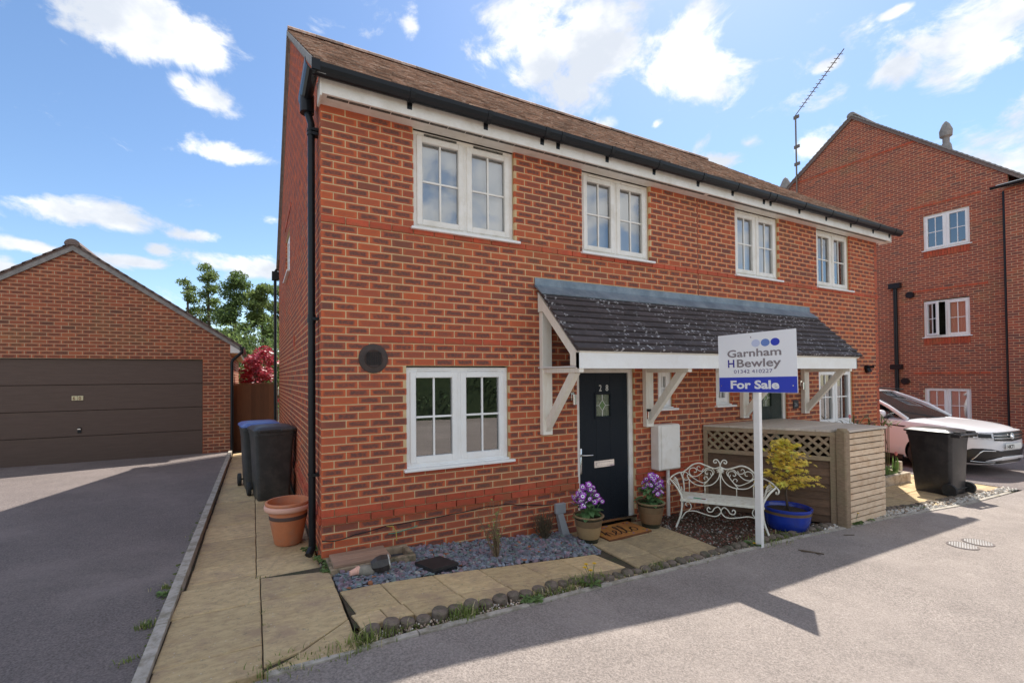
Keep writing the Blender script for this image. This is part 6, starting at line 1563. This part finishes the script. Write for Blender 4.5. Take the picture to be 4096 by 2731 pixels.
rings += [ring(a, w, lambda x: zs(x)-.03), ring(a*.985, w*.975, lambda x: zs(x)), ring(a*.94, w*.90, lambda x: zs(x)+.022), ring(a*.8, w*.7, lambda x: zs(x)+.045), ring(a*.5, w*.4, lambda x: zs(x)+.055), ring(.01, .01, lambda x: 1.08)]
vs = [p for R in rings for p in R]
q.add(vs, [(i*NR+j, i*NR+(j+1) % NR, (i+1)*NR+(j+1) % NR, (i+1)*NR+j) for i in range(len(rings)-1) for j in range(NR)] + [tuple(reversed(range(NR))), tuple(range((len(rings)-1)*NR, len(rings)*NR))])
body = q.build('body', CARW, car, smooth=True, sharp=32)
WHX = (1.36, -1.32)
cut = MB(CMx)
for wx in WHX:
    for sy in (-1, 1):
        P = [(wx+.375*math.cos(2*PI*j/32), .335+.375*math.sin(2*PI*j/32)) for j in range(32)]
        n_ = 32; y0, y1 = sy*.66, sy*1.1
        vs = [(p[0], y0, p[1]) for p in P] + [(p[0], y1, p[1]) for p in P]
        cut.add(vs, [tuple(range(n_)), tuple(reversed(range(n_, 2*n_)))] + [(i, i+n_, (i+1) % n_+n_, (i+1) % n_) for i in range(n_)])
co = cut.build('arch_cut', CBLK, car, fix=True)
md = body.modifiers.new('b', 'BOOLEAN'); md.operation = 'DIFFERENCE'; md.object = co; md.solver = 'EXACT'; md.material_mode = 'TRANSFER'
bpy.context.view_layer.update()
me = bpy.data.meshes.new_from_object(body.evaluated_get(bpy.context.evaluated_depsgraph_get())); body.modifiers.clear(); body.data = me
bpy.data.objects.remove(co)
# wheels
for wx in WHX:
    for sy in (-1, 1):
        Q = MB(); Q.lathe([(.20,-.10),(.30,-.11),(.335,-.09),(.34,0),(.335,.09),(.30,.11),(.225,.105)], 36)
        q = MB(CMx); q.add([(wx+p.x, sy*.80+sy*p.z, .335+p.y) for p in Q.v], Q.f); wh = q.build('wheel', RUB, car, smooth=True, sharp=40, fix=True)
        q = MB(CMx); q.disc((wx, sy*.865, .335), .22, 28, 0, 'y'); q.build('brake_disc', CBLK, wh)
        q = MB(CMx)
        for j in range(5):
            a_ = 2*PI*j/5
            for da in (-.16,.16): q.bar((wx+.04*math.cos(a_), sy*.895, .335+.04*math.sin(a_)), (wx+.225*math.cos(a_+da), sy*.90, .335+.225*math.sin(a_+da)), .035, .02, (0,1,0))
        Q2 = MB(); Q2.lathe([(.215,.085),(.235,.11),(.24,.10),(.222,.07)], 36); q.add([(wx+p.x, sy*.80+sy*p.z, .335+p.y) for p in Q2.v], Q2.f); q.build('rim', ALLOY, wh, fix=True)
def phi(p, z):
    a_, w_ = aw(z)
    if isinstance(p, tuple): return math.acos(min(1, p[0]/a_)**(NE/2))
    v_ = math.asin(min(1, abs(p)/w_)**(NE/2)); return v_ if p >= 0 else -v_
def patch(pts_, off, name, mt, par, sy):
    q = MB(CMx); cols = []
    pp = [(phi(p, (z0+z1)/2), z0, z1) for p, z0, z1 in pts_]
    fine = []
    for (f0,a0,b0),(f1,a1,b1) in zip(pp, pp[1:]):
        for k_ in range(6): t_ = k_/6; fine.append((f0+(f1-f0)*t_, a0+(a1-a0)*t_, b0+(b1-b0)*t_))
    fine.append(pp[-1]); nv = 5; vs = []
    for f_, z0, z1 in fine:
        for k_ in range(nv):
            z_ = z0+(z1-z0)*k_/(nv-1); a_, w_ = aw(z_); o_ = off + (.004 if 0 < k_ < nv-1 else 0)
            vs.append(((a_+o_)*abs(math.cos(f_))**(2/NE), sy*(w_+o_)*math.copysign(abs(math.sin(f_))**(2/NE), f_), z_))
    q.add(vs, [(i*nv+j, (i+1)*nv+j, (i+1)*nv+j+1, i*nv+j+1) for i in range(len(fine)-1) for j in range(nv-1)])
    return q.build(name, mt, par, smooth=True, fix=True)
# greenhouse
def lerp3(A_, B_, f): return tuple(a_+(b_-a_)*f for a_, b_ in zip(A_, B_))
RF, RM, RB = (.02,.58,1.555), (-.75,.61,1.625), (-1.72,.57,1.56)
q = MB(CMx); n_ = 8; rows = []
for f in range(13):
    x = .02 - 1.80*f/12; hw = .585+.03*math.sin(PI*f/12); ze = 1.55 + .075*math.sin(PI*(f/12)**.9)
    rows.append([(x, hw*math.sin(PI/2*(k_/n_)), ze + .035*(1-(k_/n_)**2)) for k_ in range(-n_, n_+1)])
vs = [p for R in rows for p in R]; m_ = 2*n_+1
q.add(vs, [(i*m_+j, i*m_+j+1, (i+1)*m_+j+1, (i+1)*m_+j) for i in range(12) for j in range(2*n_)]); q.build('roof_panel', CARW, car, smooth=True, fix=True)
WS = [(.98,.78,1.035), (.62,.72,1.26), (.02,.575,1.545)]
q = MB(CMx); vs = []
for (x, hw, z) in WS:
    for k_ in range(-6, 7): vs.append((x + (.14*(1-(k_/6)**2) if z < 1.2 else .06*(1-(k_/6)**2)), hw*k_/6, z+.012*(1-(k_/6)**2)))
q.add(vs, [(i*13+j, i*13+j+1, (i+1)*13+j+1, (i+1)*13+j) for i in range(2) for j in range(12)]); q.build('windscreen', CGL, car, smooth=True, fix=True)
q = MB(CMx); q.add([(-1.75,-.57,1.55),(-1.75,.57,1.55),(-2.12,.72,1.08),(-2.12,-.72,1.08)], [(0,1,2,3)]); q.build('rear_window', CGL, car)
for sy in (-1, 1):
    q = MB(CMx); P = [(.86,.845,1.045),(.50,.80,1.22),(.10,.685,1.44),(-.15,.645,1.52),(-.75,.655,1.555),(-1.45,.655,1.50),(-1.85,.78,1.16),(-1.6,.86,1.085),(-.4,.87,1.055)]
    q.add([(x, sy*y, z) for x, y, z in P], [tuple(range(len(P)))]); q.build('side_window', CGL, car, fix=True)
    q = MB(CMx); q.tube([(.98,sy*.79,1.02),(.62,sy*.735,1.265),(.30,sy*.665,1.42),(.02,sy*.60,1.535),(-.3,sy*.61,1.578),(-.75,sy*.625,1.60),(-1.3,sy*.62,1.585),(-1.75,sy*.59,1.53),(-2.12,sy*.75,1.08)], [.045,.040,.038,.036,.034,.034,.036,.06,.09], 10); q.build('roof_pillar', CARW, car, smooth=True)
    q = MB(CMx); q.bar((-.30,sy*.865,1.05),(-.42,sy*.655,1.545), .09, .02, (0,sy,.3)); q.build('door_pillar', CBLK, car)
    q = MB(CMx); q.tube([(.2,sy*.60,1.615),(-.7,sy*.62,1.665),(-1.5,sy*.59,1.625)], .014, 8); q.build('roof_rail', CHROME if False else CBLK, car, smooth=True)
    # mirror
    q = MB(CMx); Q = MB(); Q.lathe([(.0,-.10),(.05,-.095),(.082,-.05),(.088,.02),(.075,.075),(.03,.10),(0,.102)], 16)
    q.add([(.62+p.x*.75, sy*(1.0+p.z), 1.12+p.y*.95) for p in Q.v], Q.f); mi_ = q.build('door_mirror', CARW, car, smooth=True, fix=True)
    q = MB(CMx); q.tube([(.66,sy*.86,1.03),(.63,sy*.96,1.05)], [.03,.035], 8); q.build('mirror_base', CBLK, mi_)
    # door seams, strip and sill
    q = MB(CMx)
    for x0_ in (.72, -.38, -1.35):
        P = [(x0_-(.12 if x0_ > 0 else 0)*(z_/1.0), sy*(ys_(x0_, z_)+.003), z_) for z_ in (.34,.5,.7,.85,.93)]
        q.tube(P, .005, 5)
    q.build('panel_gaps', SEAM, car)
    q = MB(CMx); P = []
    q.add([(1.02,sy*(ys_(1.0,.87)+.004),.888),(.55,sy*(ys_(.5,.88)+.004),.915),(.42,sy*(ys_(.5,.9)+.004),.925),(.52,sy*(ys_(.5,.88)+.004),.893),(.98,sy*(ys_(1.0,.85)+.004),.862)], [(0,1,2,3,4)]); q.build('wing_badge_strip', CBLK, car, fix=True)
    q = MB(CMx); q.bar((.95,sy*.895,.225),(-.9,sy*.895,.225), .04, .10); q.build('sill_trim', CBLK, car)
    q = MB(CMx); q.bar((.9,sy*.928,.40),(-.9,sy*.928,.40), .012, .028); q.build('door_strip', CARW, car)
    q = MB(CMx); q.tube([(.05,sy*.93,.90),(.02,sy*.955,.905),(-.17,sy*.955,.91),(-.20,sy*.93,.908)], .012, 7); q.build('door_handle', CARW, car)
    # headlamp wrapping the corner
    def strip(pts_, off, name, mt, par=car): return patch(pts_, off, name, mt, par, sy)
    hl = strip([((1.52,),.845,.872),((1.75,),.79,.885),((1.92,),.745,.875),(.80,.725,.87),(.72,.72,.862),(.62,.718,.855),(.50,.72,.85)], .006, 'headlamp', HLG)
    strip([((1.62,),.822,.862),((1.78,),.79,.852),(.82,.758,.84),(.74,.752,.83)], .010, 'lamp_unit', CBLK, hl)
    strip([(.70,.752,.832),(.62,.75,.828),(.54,.752,.826)], .010, 'lamp_unit', CBLK, hl)
    strip([((1.85,),.29,.31),(.835,.255,.37),(.80,.25,.47),(.74,.25,.545),(.66,.25,.55),(.55,.25,.54),(.42,.26,.515),(.30,.30,.49)], .004, 'lower_intake', CBLK)
    strip([(.735,.30,.335),(.715,.37,.41),(.69,.45,.48),(.66,.495,.515),(.58,.50,.515),(.48,.495,.51)], .012, 'chrome_hook', CHROME)
    strip([(.735,.285,.30),(.60,.275,.29),(.45,.275,.29)], .012, 'chrome_hook', CHROME)
    strip([(.62,.31,.315),(.45,.315,.37),(.30,.33,.39),(.15,.335,.385),(.0,.335,.38)], .022, 'bumper_blade', CARW)
def front(pts_, off, name, mt, par=car): return patch(pts_, off, name, mt, par, 1)
yy = [-.50+.1*i for i in range(11)]
gri = front([(y_, .70 - .03*(1-abs(y_)/.5), .852) for y_ in yy], .004, 'grille', CBLK)
for z_ in (.735,.79): front([(y_, z_-.012*(1-abs(y_)/.5), z_+.016-.012*(1-abs(y_)/.5)) for y_ in yy], .014, 'grille_bar', CHROME, gri)
front([(y_, .845, .862) for y_ in yy], .010, 'bonnet_lip', CHROME, gri)
front([(y_, .39, .50) for y_ in [-.42+.084*i for i in range(11)]], .004, 'centre_intake', CBLK)
front([(y_, .25, .31) for y_ in [-.45+.09*i for i in range(11)]], .004, 'lower_grille', CBLK)
pl_ = front([(-.26,.525,.635),(0,.525,.635),(.26,.525,.635)], .035, 'number_plate', PLATE)
vs, fs = text_mb('HK71', .10, .0005, .003); q = MB(CMx); q.add([(2.289+z, -.235+x*1.05, .543+y) for x, y, z in vs], fs); q.build('plate_lettering', CBLK, pl_, fix=True)
# round badge
q = MB(CMx)
def brod(y_, z_): return (xs_(y_, .78, .028), y_, z_)
q.tube([brod(.058*math.cos(2*PI*j/24), .772+.058*math.sin(2*PI*j/24)) for j in range(25)], .006, 6)
for A_, B_ in (((-.03,.818),(0,.782)),((.03,.818),(0,.782)),((-.046,.80),(-.022,.73)),((-.022,.73),(0,.77)),((0,.77),(.022,.73)),((.022,.73),(.046,.80))): q.tube([brod(*A_), brod(*B_)], .005, 5)
q.build('badge', CHROME, gri)
q = MB(CMx); q.tube([(xs_(0,.92)-.18,0,.0)] * 2, .001, 4)
